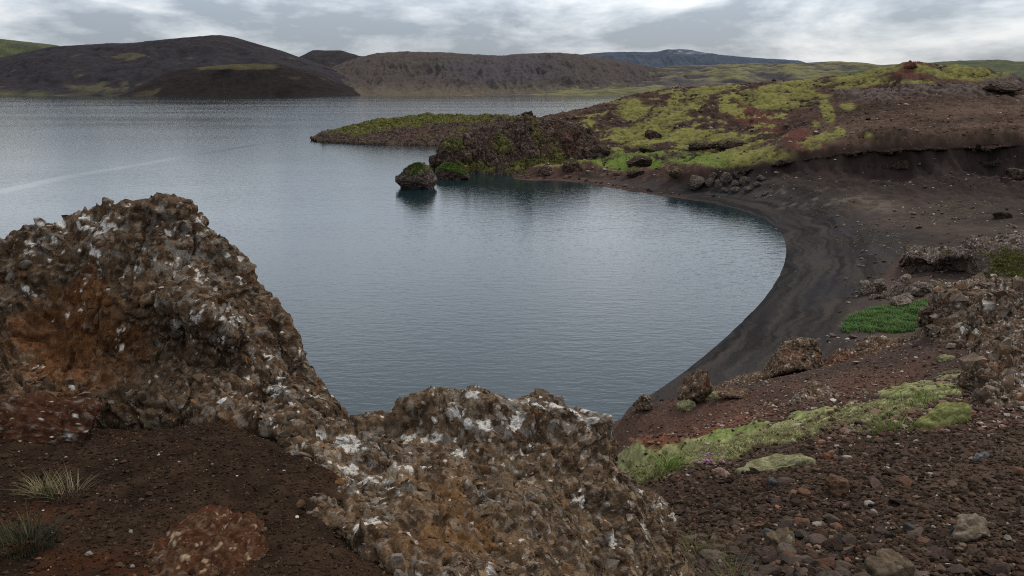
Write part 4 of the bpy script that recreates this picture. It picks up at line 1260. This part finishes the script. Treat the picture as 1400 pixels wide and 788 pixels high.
# the larger stones of the scree, each on its own
protos = []
for k in range(8):
    V, Fc = ICO[4]
    rr_ = np.random.default_rng(400 + k)
    D = V.copy()
    for _ in range(10):
        nn = rr_.normal(size=3); nn /= np.linalg.norm(nn)
        D -= (np.clip(D @ nn.astype(f4) - rr_.uniform(0.25, 0.7), 0, None) * 0.97)[:, None] * nn.astype(f4)
    D *= (1 + 0.14 * fbm(V * 2.2 + k * 9, 4) + 0.10 * fbm(V * 6 + k * 5, 4, .6))[:, None]
    D *= np.array([1, rr_.uniform(.65, .95), rr_.uniform(.5, .8)], f4)
    base = [(0.060, 0.042, 0.034), (0.075, 0.050, 0.038), (0.045, 0.036, 0.032), (0.10, 0.052, 0.034), (0.055, 0.050, 0.048), (0.085, 0.062, 0.048), (0.05, 0.034, 0.028), (0.11, 0.085, 0.065)][k]
    cc = 0.8 * np.array(base, f4)[None] * (1 + 0.5 * fbm(V * 3 + k, 4))[:, None]
    o = mesh_np('stone', D, Fc, M_stone, cc)
    protos.append(o)
used = [False] * 8
SL = ['dark brown angular stone lying loose in the scree of the right slope', 'reddish brown angular stone lying loose in the scree of the right slope', 'tan angular stone lying loose in the scree of the right slope']
kind_of = [0, 0, 0, 1, 0, 2, 0, 2]
for i in big:
    k = int(r.integers(0, 8)) if r.random() < 0.8 else 0
    o = protos[k] if not used[k] else protos[k].copy()
    if used[k]:
        COL.objects.link(o)
    used[k] = True
    sc_ = float(sz[i]) * 1.25
    o.scale = (sc_, sc_, sc_)
    o.location = (float(x[i]), float(y[i]), float(z[i]) + 0.08 * sc_)
    o.rotation_euler = (float(r.uniform(-.5, .5)), float(r.uniform(-.5, .5)), float(r.uniform(0, 6.28)))
    tag(o, SL[kind_of[k]], 'stone', 'loose stones of the right slope')
for px_, py_, w, h, lb, base in [(1322, 736, 46, 26, 'largest pale tan stone in the scree near the bottom right', (0.20, 0.155, 0.11)), (1068, 756, 36, 26, 'rounded tan stone in the scree at the bottom, right of the grass', (0.16, 0.12, 0.08)),
                                (1145, 676, 26, 26, 'orange-brown crumbling stone in the middle of the scree', (0.105, 0.062, 0.038)), (1055, 668, 18, 16, 'dark grey stone just below the moss', (0.052, 0.048, 0.045)), (1130, 628, 18, 10, 'small orange stone at the top of the scree', (0.20, 0.08, 0.04)),
                                (1210, 788, 50, 26, 'brown-topped stone cut by the bottom edge of the picture', (0.12, 0.09, 0.06)), (1340, 630, 16, 12, 'small grey stone below the jagged outcrop', (0.075, 0.072, 0.069)), (985, 655, 22, 14, 'tan stone tucked under the lower end of the moss', (0.15, 0.10, 0.075)),
                                (885, 770, 30, 26, 'mossy brown stone under the right end of the pale rock', (0.10, 0.075, 0.045)), (930, 785, 40, 28, 'tan rounded stone at the bottom edge, left of the grass', (0.12, 0.095, 0.06))]:
    p = hit(px_, py_, 3.0, 20)
    k = np.linalg.norm(p - np.array([0, 0, CAMZ])) / FPX
    boulder('stone', p - np.array([0, 0, h * k * 0.25]), (w * k, w * k * .9, h * k * 1.2), M_stone, s=w * k * 3, sub=4, seed=int(px_), clast=0.25, label=lb, cat='stone', matrix=(tuple(c * .7 for c in base), tuple(c * 1.2 for c in base)), grey=base, stain=tuple(c * .8 for c in base), lich=-.5)
print('stones', time.time() - T0)


# ------------------------------------------------------------------ plants
r = np.random.default_rng(88)
for px_, py_, y0, y1, hh, sp_, nb, cols, lb in [
    (62, 676, 2.4, 4.5, 0.10, 0.05, 240, [(0.15, 0.13, 0.06), (0.10, 0.10, 0.035), (0.20, 0.155, 0.085)], 'pale green grass tuft in the gravel at the left'),
    (30, 745, 2.2, 4.0, 0.10, 0.12, 560, [(0.024, 0.030, 0.014), (0.040, 0.042, 0.02), (0.016, 0.02, 0.01), (0.07, 0.055, 0.03)], 'dark green grass tuft at the left edge, below the pale tuft'),
    (92, 678, 2.4, 4.5, 0.10, 0.07, 80, [(0.22, 0.17, 0.10), (0.14, 0.10, 0.06)], 'dry straw-coloured grass wisp right of the pale green tuft'),
    (955, 765, 4.0, 8, 0.16, 0.22, 320, [(0.14, 0.12, 0.04), (0.10, 0.11, 0.03), (0.17, 0.14, 0.06)], 'yellowish grass tuft at the lower right foot of the pale rock'),
    (1000, 800, 4.0, 8, 0.17, 0.16, 160, [(0.09, 0.11, 0.035), (0.15, 0.13, 0.06)], 'thin green grass at the bottom edge, right of the yellowish tuft'),
    (915, 640, 8, 20, 0.30, 0.22, 160, [(0.12, 0.20, 0.03), (0.17, 0.22, 0.05)], 'fresh green grass tuft on the lower end of the moss'),
    (1220, 592, 8, 20, 0.28, 0.40, 260, [(0.10, 0.16, 0.03), (0.16, 0.18, 0.05)], 'green grass patch left of the large moss cushion'),
    (1255, 552, 10, 24, 0.26, 0.5, 260, [(0.10, 0.17, 0.03), (0.15, 0.19, 0.05)], 'fresh grass above the large moss cushion'),
]:
    p = hit(px_, py_, y0, y1)
    V, F_, cc = blades([(0, 0, -0.01)], hh, nb, r, sp_, 0.003 if y0 < 5 else 0.010, cols, lean=1.2, segs=4)
    o = mesh_np('grass_tuft', V, F_, M_leaf, cc)
    o.location = p.tolist()
    tag(o, lb, 'grass tuft', 'grass tufts')
# pink flowers
# fibrous tips over the mossy band
n = 60000
rad = np.exp(r.uniform(math.log(9), math.log(21), n)); th = r.uniform(0.12, 0.62, n)
xs, ys = rad * np.sin(th), rad * np.cos(th)
zs, tc_ = terrain(xs.astype(f4), ys.astype(f4))
ok = (tc_[:, 1] > 0.085) & (tc_[:, 1] > tc_[:, 0] * 0.85)
xs, ys, zs = xs[ok], ys[ok], zs[ok]
V, F_, cc = blades(np.stack([xs, ys, zs - .01], -1), 0.045, 7, r, 0.06, 0.010, [(0.16, 0.155, 0.06), (0.25, 0.235, 0.11), (0.10, 0.13, 0.03), (0.14, 0.10, 0.055), (0.21, 0.20, 0.09)], lean=1.3, segs=2)
stuff(mesh_np('moss_fronds', V, F_, M_leaf, cc), 'pale yellow-green moss and short grass of the diagonal band on the right slope', 'moss')
p = hit(970, 637, 8, 20)
V, Fc = ICO[1]
nf = 26
pp = np.stack([r.normal(0, .11, nf), r.normal(0, .10, nf), r.uniform(.03, .16, nf)], -1)
Vv = (V[None] * np.array([0.022, 0.022, 0.014], f4) + pp[:, None]).reshape(-1, 3)
o = mesh_np('flower_clump', Vv, (Fc[None] + (np.arange(nf) * len(V))[:, None, None]).reshape(-1, 3), M_leaf, np.tile(np.array([[0.30, 0.12, 0.24]], f4), (len(Vv), 1)))
o.location = p.tolist()
stuff(o, 'small clump of pink flowers in the moss of the right slope', 'flowers')

# the bright green plants on the sand
poly = [(1152, 432), (1165, 424), (1190, 419), (1220, 419), (1250, 422), (1275, 418), (1290, 440), (1270, 458), (1240, 459), (1200, 454), (1180, 447), (1155, 446)]
pts = [at_z(a, b, 2.7) for a, b in poly]
n = 9000
xs = r.uniform(min(q[0] for q in pts) - 1, max(q[0] for q in pts) + 1, n)
ys = r.uniform(min(q[1] for q in pts) - 1, max(q[1] for q in pts) + 1, n)
wob_ = fbm(np.stack([xs / 1.5, ys / 1.5, xs * 0], -1).astype(f4), 3)
ok = poly_sd(xs.astype(f4) + wob_ * 1.2, ys.astype(f4) + wob_ * 1.5, [(q[0], q[1]) for q in pts]) > 0.9 * r.standard_normal(n) ** 2 * .5 + np.where(wob_ < -0.22, 9, 0)
xs, ys, wob_ = xs[ok], ys[ok], wob_[ok]
zs = ground_at(xs, ys)
V, F_, cc = blades(np.stack([xs, ys, zs - .02], -1), 0.42 + 0.3 * wob_, 12, r, 0.16, 0.075, [(0.06, 0.15, 0.03), (0.09, 0.19, 0.045), (0.045, 0.10, 0.025), (0.13, 0.20, 0.07), (0.14, 0.14, 0.06)], lean=0.9, segs=2)
stuff(mesh_np('green_plants', V, F_, M_leaf, cc), 'bright green patch of leafy plants growing on the black sand at the right', 'plants')
# sparse dry tufts on the plain
n = 9000
rad = r.uniform(80, 175, n); th = r.uniform(0.25, 0.66, n)
xs, ys = rad * np.sin(th), rad * np.cos(th)
zs = ground_at(xs, ys)
px_, py_ = project(np.stack([xs, ys, zs], -1))
dn = fbm(np.stack([px_ / 60, py_ / 9, px_ * 0], -1).astype(f4), 3)
e = np.maximum.reduce([1 - sstep(.5, 1.3, ell(px_, py_, 1290, 290, 110, 18, -6)), 1 - sstep(.5, 1.3, ell(px_, py_, 1140, 270, 90, 12, 12)), 0.6 * (1 - sstep(.5, 1.3, ell(px_, py_, 1200, 330, 70, 22)))])
ok = r.random(n) < np.clip(e * 1.1 - 0.25 + dn * 0.8, 0.0, 1) * 0.9
V, F_, cc = blades(np.stack([xs, ys, zs], -1)[ok], 0.14, 14, r, 0.22, 0.05, [(0.20, 0.17, 0.10), (0.15, 0.135, 0.07), (0.24, 0.20, 0.13)], lean=1.2, segs=1)
stuff(mesh_np('dry_grass', V, F_, M_leaf, cc), 'sparse dry grass tufts dotted over the black sand plain', 'grass')


def cushion(px_, py_, w, h, y0, y1, lb, cols, seed, ang=0.0, depth=0.8):
    p = hit(px_, py_, y0, y1)
    k = np.linalg.norm(p - np.array([0, 0, CAMZ])) / FPX
    V, Fc = ICO[5]
    D = V * np.array([w * k / 2, w * k / 2 * depth, h * k * 0.62], f4)
    N = V
    off = seed * 7.7
    D = D + N * ((fbm(D / (w * k) * 3 + off, 5, .55) * 0.16 * w * k + fbm(D / (w * k) * 14 + off, 4, .6) * 0.035 * w * k)[:, None])
    a = math.radians(ang)
    X = D[:, 0] * math.cos(a) + D[:, 2] * math.sin(a)
    Z = -D[:, 0] * math.sin(a) + D[:, 2] * math.cos(a)
    D = np.stack([X, D[:, 1], Z], -1)
    g = fbm(D / (w * k) * 9 + off, 4)
    o = mesh_np('moss_cushion', D, Fc, M_moss, mix(cols[0], cols[1], sstep(-.4, .4, g)))
    o.location = (p + np.array([0, 0, h * k * 0.12])).tolist()
    tag(o, lb, 'moss cushion', 'moss cushions of the right slope')


PM = ((0.12, 0.11, 0.05), (0.27, 0.25, 0.14))
YM = ((0.10, 0.105, 0.035), (0.24, 0.23, 0.085))
cushion(938, 557, 26, 14, 24, 42, 'oval pale moss cushion left of its neighbour, under the pointed boulder', PM, 1)
cushion(970, 545, 28, 15, 24, 42, 'lumpy pale moss cushion right of the oval one, under the pointed boulder', PM, 2)
cushion(1284, 582, 68, 24, 9, 20, 'large yellow-green moss cushion slanting beside the jagged outcrop', YM, 3, -32, 0.6)
cushion(1057, 644, 110, 20, 8, 18, 'long pale moss cushion along the top edge of the scree', PM, 4, -14, 0.3)
cushion(1344, 408, 42, 16, 24, 40, 'pale moss cap on the crest of the broad rubbly outcrop', ((0.14, 0.13, 0.07), (0.24, 0.22, 0.13)), 5)
cushion(1294, 492, 20, 8, 24, 40, 'small cream moss cushion on the reddish rock rib', PM, 6)
print('plants', time.time() - T0)


# ------------------------------------------------------------------ far hills
def hill(sil, yr, yf, nu, nv, colf, amp=1.0, yb=600, prof=1.0, seed=0, gul=1.0, base=-3.0, mound=0.0):
    """a hill: skyline in pixels at distance yr, front foot at distance yf"""
    sil = np.array(sil, float)
    pxs = np.linspace(sil[0, 0], sil[-1, 0], nu)
    # rounded skyline
    pys = np.interp(pxs, sil[:, 0], sil[:, 1])
    k = max(2, nu // 70)
    ker = np.hanning(2 * k + 3)[1:-1]; ker /= ker.sum()
    pys = np.convolve(np.concatenate([np.full(k, pys[0]), pys, np.full(k, pys[-1])]), ker, 'valid')
    top = np.array([at_y(a, b, yr) for a, b in zip(pxs, pys)])
    v = np.concatenate([np.linspace(0, 1, nv), 1 + np.linspace(0.02, 1, nv // 4)])
    G = np.zeros((len(v), nu, 3))
    hz = top[:, 2] - base
    for i, t in enumerate(v):
        if t <= 1:
            w = t ** prof
            sh = np.sin(w * math.pi / 2) ** (1.25) if mound else (3 * w ** 2 - 2 * w ** 3) * 0.45 + 0.55 * w
            y = yf + (yr - yf) * t
            G[i, :, 2] = base + hz * sh
        else:
            y = yr + yb * (t - 1)
            G[i, :, 2] = base + hz * (1 - (t - 1) ** 2)
        G[i, :, 1] = y
        G[i, :, 0] = top[:, 0] * (0.5 + 0.5 * y / yr)
    G = G.astype(f4)
    tt = np.broadcast_to(v[:, None], G.shape[:2])
    XY = G * np.array([1, 1, 0], f4)
    env = np.sin(np.clip(tt, 0, 1) * math.pi) ** 0.8 + 0.12
    big = fbm(XY / 260 + seed, 4)
    gl = fbm(np.stack([G[..., 0] / 68 + big * 1.1, G[..., 1] / 520, np.full(tt.shape, seed) + big], -1), 5, 0.6, ridged=True)
    sm = fbm(XY / 45 + seed, 4)
    fade = np.clip(hz / 60, 0.05, 1)[None]
    G[..., 2] += (env * fade * amp * (big * 30 + gl * 12 * gul + sm * 8)).astype(f4) + (0.8 * amp * fbm(XY / 12 + seed, 3) * fade)
    px, py = project(G)
    n = grid_normals(G)
    n = n * np.sign(n[..., 2:3])
    col = colf(px, py, big, gl, sm, fbm(XY / 90 + seed + 5, 5), n)
    o = mesh_np('hills', G, grid_faces(*G.shape[:2]), M_hill, col)
    structure(o)
    return o


def c_dark(px, py, big, gl, sm, n9, n):
    c = mix((0.009, 0.0088, 0.0105), (0.027, 0.0235, 0.0255), sstep(-.5, .5, n9 + gl * .8))  # dark lava, colour lowered further to carry the cloud shadow
    m = sstep(0.25, 0.5, sm + n9 * .6 + 0.9 * (1 - sstep(.5, 1.3, ell(px, py, 180, 77, 26, 5))) + 0.6 * (1 - sstep(.5, 1.2, ell(px, py, 140, 118, 70, 8))) - 0.1)
    c = mix(c, (0.085, 0.078, 0.038), m * 0.5)
    low = sstep(121, 129, py) * (px < 190)
    return mix(c, (0.09, 0.085, 0.035), low * sstep(-.3, .3, n9) * 0.6)


def c_front(px, py, big, gl, sm, n9, n):
    c = mix((0.006, 0.005, 0.0052), (0.017, 0.0125, 0.0115), sstep(-.4, .4, n9 + .6 * gl))
    m = sstep(0.1, 0.5, (1 - sstep(.3, 1.4, ell(px, py, 320, 91, 90, 6))) * 0.8 + sm * .5 + n9 * .3 - 0.25)
    c = mix(c, (0.075, 0.066, 0.028), m * 0.6)
    return mix(c, (0.07, 0.055, 0.03), sstep(0.25, 0.5, n9 + sm * .4) * 0.5)


def c_wall(px, py, big, gl, sm, n9, n):
    c = mix((0.016, 0.0135, 0.0145), (0.056, 0.045, 0.040), sstep(-.5, .6, gl * 1.3 + .4 * n9))
    c = mix(c, (0.05, 0.045, 0.055), (1 - sstep(.4, 1.2, ell(px, py, 690, 95, 110, 22))) * 0.5)
    c = mix(c, (0.095, 0.078, 0.052), sstep(112, 126, py) * 0.6)
    m = sstep(0.1, .45, n9 + sm * .5 - 0.05) * (1 - sstep(.4, 1.2, ell(px, py, 560, 85, 80, 14))) * .3
    return mix(c, (0.10, 0.095, 0.04), m)


def c_moss(px, py, big, gl, sm, n9, n):
    c = mix((0.036, 0.032, 0.034), (0.075, 0.064, 0.058), sstep(-.4, .4, n9))
    b = sstep(900, 1120, px) * 0.35 + (1 - sstep(.4, 1.2, ell(px, py, 800, 122, 130, 9))) * 0.5
    m = sstep(0.0, 0.4, sm * .5 + big * .9 + n9 * .4 + b - 0.05)
    return mix(c, mix((0.075, 0.072, 0.030), (0.15, 0.138, 0.058), sstep(-.4, .4, sm + .5 * n9)), m * 0.75)


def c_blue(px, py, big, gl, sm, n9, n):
    c = mix((0.040, 0.050, 0.068), (0.055, 0.065, 0.082), sstep(-.4, .4, n9))  # blue haze of distance painted into the rock colour
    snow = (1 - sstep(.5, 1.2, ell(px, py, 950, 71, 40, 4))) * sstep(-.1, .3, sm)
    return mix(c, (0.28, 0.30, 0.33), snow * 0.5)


def c_green(px, py, big, gl, sm, n9, n):
    c = mix((0.036, 0.045, 0.024), (0.070, 0.075, 0.036), sstep(-.4, .4, n9))
    return mix(c, (0.06, 0.055, 0.055), sstep(0.1, .5, big + sm * .4) * 0.6)


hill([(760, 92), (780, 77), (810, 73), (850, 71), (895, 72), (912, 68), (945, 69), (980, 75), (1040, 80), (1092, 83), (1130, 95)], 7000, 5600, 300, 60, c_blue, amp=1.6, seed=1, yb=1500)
hill([(-420, 55), (-150, 45), (-40, 50), (20, 56), (75, 62), (130, 75), (200, 100)], 3600, 3000, 260, 60, c_green, seed=2)
hill([(1050, 110), (1130, 95), (1200, 90), (1260, 87), (1300, 85), (1345, 83), (1400, 90), (1500, 95), (1700, 92), (1900, 80)], 3300, 1300, 400, 120, c_green, seed=3, amp=0.7)
hill([(360, 105), (405, 80), (428, 69), (465, 69), (500, 80), (545, 100), (570, 125)], 3300, 2800, 220, 60, c_dark, seed=4)
hill([(400, 131), (440, 98), (475, 84), (510, 74), (550, 71), (610, 72), (680, 77), (720, 74), (760, 73), (800, 76), (850, 84), (900, 96), (960, 112), (1000, 128)], 3000, 2250, 620, 200, c_wall, seed=5, gul=2.4, prof=1.5, amp=0.9)
hill([(560, 131), (640, 124), (700, 113), (740, 107), (800, 101), (860, 96), (930, 91), (1010, 88), (1090, 86), (1140, 84), (1180, 87), (1230, 96), (1330, 110), (1500, 120)], 3400, 2120, 560, 200, c_moss, seed=6, gul=0.5, prof=0.85, amp=1.0)
hill([(-420, 112), (-200, 100), (-60, 92), (0, 80), (30, 72), (70, 64), (110, 62), (170, 60), (220, 55), (260, 51), (300, 49), (320, 52), (350, 60), (385, 70), (420, 82), (450, 92), (490, 108), (520, 128)], 2800, 2180, 560, 180, c_dark, seed=7, gul=0.7, prof=0.9)
hill([(172, 133), (200, 117), (225, 103), (255, 94), (300, 90), (345, 88), (390, 90), (425, 99), (455, 110), (480, 121), (500, 132)], 2330, 2080, 360, 140, c_front, seed=8, gul=0.8, amp=0.5, mound=1)
print('hills', time.time() - T0)

# ------------------------------------------------------------------ lake
lm = bpy.data.materials.new('lake_water')
lm.use_nodes = True
nt = lm.node_tree
N_, L_ = nt.nodes, nt.links
bs = N_['Principled BSDF']
bs.inputs['Base Color'].default_value = (0.004, 0.015, 0.018, 1)
bs.inputs['Roughness'].default_value = 0.06
bs.inputs['IOR'].default_value = 1.333
geo = N_.new('ShaderNodeNewGeometry')


def wmap(rot, sc):
    mp = N_.new('ShaderNodeMapping')
    mp.inputs['Rotation'].default_value = (0, 0, math.radians(rot))
    mp.inputs['Scale'].default_value = sc
    L_.new(geo.outputs['Position'], mp.inputs['Vector'])
    return mp


def wnoise(mp, scale, detail=3, rough=0.55):
    n = N_.new('ShaderNodeTexNoise')
    n.inputs['Scale'].default_value = scale
    n.inputs['Detail'].default_value = detail
    n.inputs['Roughness'].default_value = rough
    L_.new(mp.outputs['Vector'], n.inputs['Vector'])
    return n


gust = wnoise(wmap(-20, (0.3, 1, 1)), 0.012, 4, 0.6)
gr = N_.new('ShaderNodeMapRange')
gr.inputs['From Min'].default_value = 0.35
gr.inputs['From Max'].default_value = 0.62
gr.inputs['To Min'].default_value = 0.55
gr.inputs['To Max'].default_value = 1.0
L_.new(gust.outputs['Fac'], gr.inputs['Value'])
sep = N_.new('ShaderNodeSeparateXYZ')
L_.new(geo.outputs['Position'], sep.inputs[0])


def wmath(op, a, b=None, c=None):
    m_ = N_.new('ShaderNodeMath')
    m_.operation = op
    for k_, v_ in enumerate((a, b, c)):
        if v_ is None:
            continue
        if isinstance(v_, (int, float)):
            m_.inputs[k_].default_value = v_
        else:
            L_.new(v_, m_.inputs[k_])
    return m_.outputs[0]


# a wind-sheltered slick trailing off the rocky point
ty = wmath('DIVIDE', wmath('SUBTRACT', sep.outputs[1], 200.0), 210.0)
fx = wmath('MULTIPLY_ADD', wmath('MULTIPLY', ty, ty), 26.0, -126.0)
wig = wmath('MULTIPLY_ADD', gust.outputs['Fac'], 14.0, -7.0)
dx_ = wmath('ABSOLUTE', wmath('ADD', wmath('SUBTRACT', sep.outputs[0], fx), wig))
band_ = N_.new('ShaderNodeMapRange')
band_.interpolation_type = 'SMOOTHSTEP'
for k_, v_ in (('From Min', 1.0), ('From Max', 4.5), ('To Min', 0.55), ('To Max', 0.0)):
    band_.inputs[k_].default_value = v_
L_.new(dx_, band_.inputs['Value'])
ins = wmath('MULTIPLY', wmath('GREATER_THAN', sep.outputs[1], 190.0), wmath('LESS_THAN', sep.outputs[1], 420.0))
calm = wmath('SUBTRACT', 1.0, wmath('MULTIPLY', band_.outputs['Result'], ins))
open_ = N_.new('ShaderNodeMapRange')          # the open lake is rougher than the sheltered bay
for k_, v_ in (('From Min', 260.0), ('From Max', 900.0), ('To Min', 0.95), ('To Max', 1.7)):
    open_.inputs[k_].default_value = v_
L_.new(sep.outputs[1], open_.inputs['Value'])
wstr = wmath('MULTIPLY', wmath('MULTIPLY', gr.outputs['Result'], calm), open_.outputs['Result'])
prev = None
for rot, scl, s_, dist in [(12, (0.35, 1, 1), 0.95, 0.056), (-14, (0.45, 1, 1), 2.1, 0.034), (4, (0.6, 1, 1), 4.8, 0.011)]:
    nn = wnoise(wmap(rot, scl), s_, 2)
    b = N_.new('ShaderNodeBump')
    b.inputs['Strength'].default_value = 1.0
    L_.new(wmath('MULTIPLY', wstr, dist), b.inputs['Distance'])
    L_.new(nn.outputs['Fac'], b.inputs['Height'])
    if prev:
        L_.new(prev.outputs['Normal'], b.inputs['Normal'])
    prev = b
L_.new(prev.outputs['Normal'], bs.inputs['Normal'])
xs = np.array([-6000, -1500, -300, 0, 300, 1500, 6000], f4)
ys = np.array([-200, 30, 100, 300, 800, 1600, 2650], f4)
gx, gy = np.meshgrid(xs, ys)
lake = mesh_np('lake', np.stack([gx, gy, np.zeros_like(gx)], -1), grid_faces(7, 7), lm)
structure(lake)

# ------------------------------------------------------------------ sky and sun
SUN_EL, SUN_AZ = 50.0, 48.0            # azimuth clockwise from the view direction (+Y)
w = bpy.data.worlds.new('World')
scene.world = w
w.use_nodes = True
nt = w.node_tree
N_, L_ = nt.nodes, nt.links
bg = N_['Background']
bg.inputs['Strength'].default_value = 0.1
sky = N_.new('ShaderNodeTexSky')
sky.sky_type = 'NISHITA'
sky.sun_disc = False
sky.sun_elevation = math.radians(SUN_EL)
sky.sun_rotation = math.radians(SUN_AZ)
tc = N_.new('ShaderNodeTexCoord')


def smap(sc, loc=(0, 0, 0)):
    mp = N_.new('ShaderNodeMapping')
    mp.inputs['Scale'].default_value = sc
    mp.inputs['Location'].default_value = loc
    L_.new(tc.outputs['Generated'], mp.inputs['Vector'])
    return mp


def snoise(mp, scale, detail, rough=0.55, dist=0.0):
    n = N_.new('ShaderNodeTexNoise')
    n.inputs['Scale'].default_value = scale
    n.inputs['Detail'].default_value = detail
    n.inputs['Roughness'].default_value = rough
    n.inputs['Distortion'].default_value = dist
    L_.new(mp.outputs['Vector'], n.inputs['Vector'])
    return n


c1 = snoise(smap((1, 1, 2.9), (0.3, 0.1, 0.55)), 5.2, 10, 0.57, 0.2)
c2 = snoise(smap((1, 1, 4.0), (3.3, 1.1, 0.2)), 10.0, 7, 0.6)
ad = N_.new('ShaderNodeMath'); ad.operation = 'MULTIPLY_ADD'
L_.new(c2.outputs['Fac'], ad.inputs[0]); ad.inputs[1].default_value = 0.32
L_.new(c1.outputs['Fac'], ad.inputs[2])
cr = N_.new('ShaderNodeValToRGB')
cr.color_ramp.elements[0].position = 0.56
cr.color_ramp.elements[0].color = (1.85, 2.1, 2.5, 1)
cr.color_ramp.elements[1].position = 0.765
cr.color_ramp.elements[1].color = (4.9, 5.0, 5.15, 1)
e = cr.color_ramp.elements.new(0.665)
e.color = (3.25, 3.5, 3.85, 1)
sx0 = N_.new('ShaderNodeSeparateXYZ')
L_.new(tc.outputs['Generated'], sx0.inputs[0])
ev = N_.new('ShaderNodeMapRange')
for k_, v_ in (('From Min', 0.09), ('From Max', 0.2), ('To Min', 0.0), ('To Max', 0.72)):
    ev.inputs[k_].default_value = v_
L_.new(sx0.outputs['Z'], ev.inputs['Value'])
em = N_.new('ShaderNodeMix')
L_.new(ev.outputs['Result'], em.inputs[0])
L_.new(ad.outputs[0], em.inputs[2])
em.inputs[3].default_value = 0.695
L_.new(em.outputs[0], cr.inputs['Fac'])
mx = N_.new('ShaderNodeMix')
mx.data_type = 'RGBA'
mx.inputs[0].default_value = 0.9
L_.new(sky.outputs['Color'], mx.inputs[6])
L_.new(cr.outputs['Color'], mx.inputs[7])
sx = N_.new('ShaderNodeSeparateXYZ')
L_.new(tc.outputs['Generated'], sx.inputs[0])
er = N_.new('ShaderNodeValToRGB')
er.color_ramp.interpolation = 'B_SPLINE'
for k_, (ps, v_) in enumerate([(0.0, 0.33), (0.06, 0.36), (0.12, 0.50), (0.20, 0.74), (0.30, 0.60), (0.45, 0.62), (1.0, 0.62)]):
    e_ = er.color_ramp.elements[0] if k_ == 0 else er.color_ramp.elements[1] if k_ == 1 else er.color_ramp.elements.new(ps)
    e_.position = ps
    e_.color = (v_, v_, v_, 1)
dbl = N_.new('ShaderNodeMath'); dbl.operation = 'MULTIPLY'; dbl.inputs[1].default_value = 3.0
L_.new(sx.outputs['Z'], er.inputs['Fac'])
L_.new(er.outputs['Color'], dbl.inputs[0])
vm = N_.new('ShaderNodeVectorMath')
vm.operation = 'SCALE'
L_.new(mx.outputs[2], vm.inputs[0])
L_.new(dbl.outputs[0], vm.inputs['Scale'])
L_.new(vm.outputs['Vector'], bg.inputs['Color'])

sl = bpy.data.lights.new('sun', 'SUN')
sl.energy = 1.5
sl.angle = math.radians(10)
sl.color = (1.0, 0.93, 0.84)
so = bpy.data.objects.new('sun', sl)
COL.objects.link(so)
az, el = math.radians(SUN_AZ), math.radians(SUN_EL)
to_sun = Vector((math.sin(az) * math.cos(el), math.cos(az) * math.cos(el), math.sin(el)))
so.rotation_euler = to_sun.to_track_quat('Z', 'Y').to_euler()
so.location = (60, 20, 90)

# ------------------------------------------------------------------ camera
cd = bpy.data.cameras.new('camera')
cd.sensor_width = 36
cd.lens = 36 * FPX / 1400
cd.clip_start = 0.05
cd.clip_end = 30000
co = bpy.data.objects.new('camera', cd)
COL.objects.link(co)
co.location = (0, 0, CAMZ)
co.rotation_euler = (math.pi / 2 - PITCH, 0, 0)
scene.camera = co
scene.view_settings.view_transform = 'Standard'
scene.view_settings.look = 'None'
scene.view_settings.gamma = 1
scene.view_settings.exposure = 0.6
scene.cycles.pixel_filter_type = 'BLACKMAN_HARRIS'
scene.cycles.filter_width = 1.1
scene.cycles.use_denoising = False
scene.cycles.denoiser = 'OPENIMAGEDENOISE'
scene.cycles.denoising_input_passes = 'RGB_ALBEDO_NORMAL'
scene.cycles.denoising_prefilter = 'NONE'
scene.cycles.max_bounces = 4
scene.cycles.diffuse_bounces = 1
print('done', time.time() - T0)
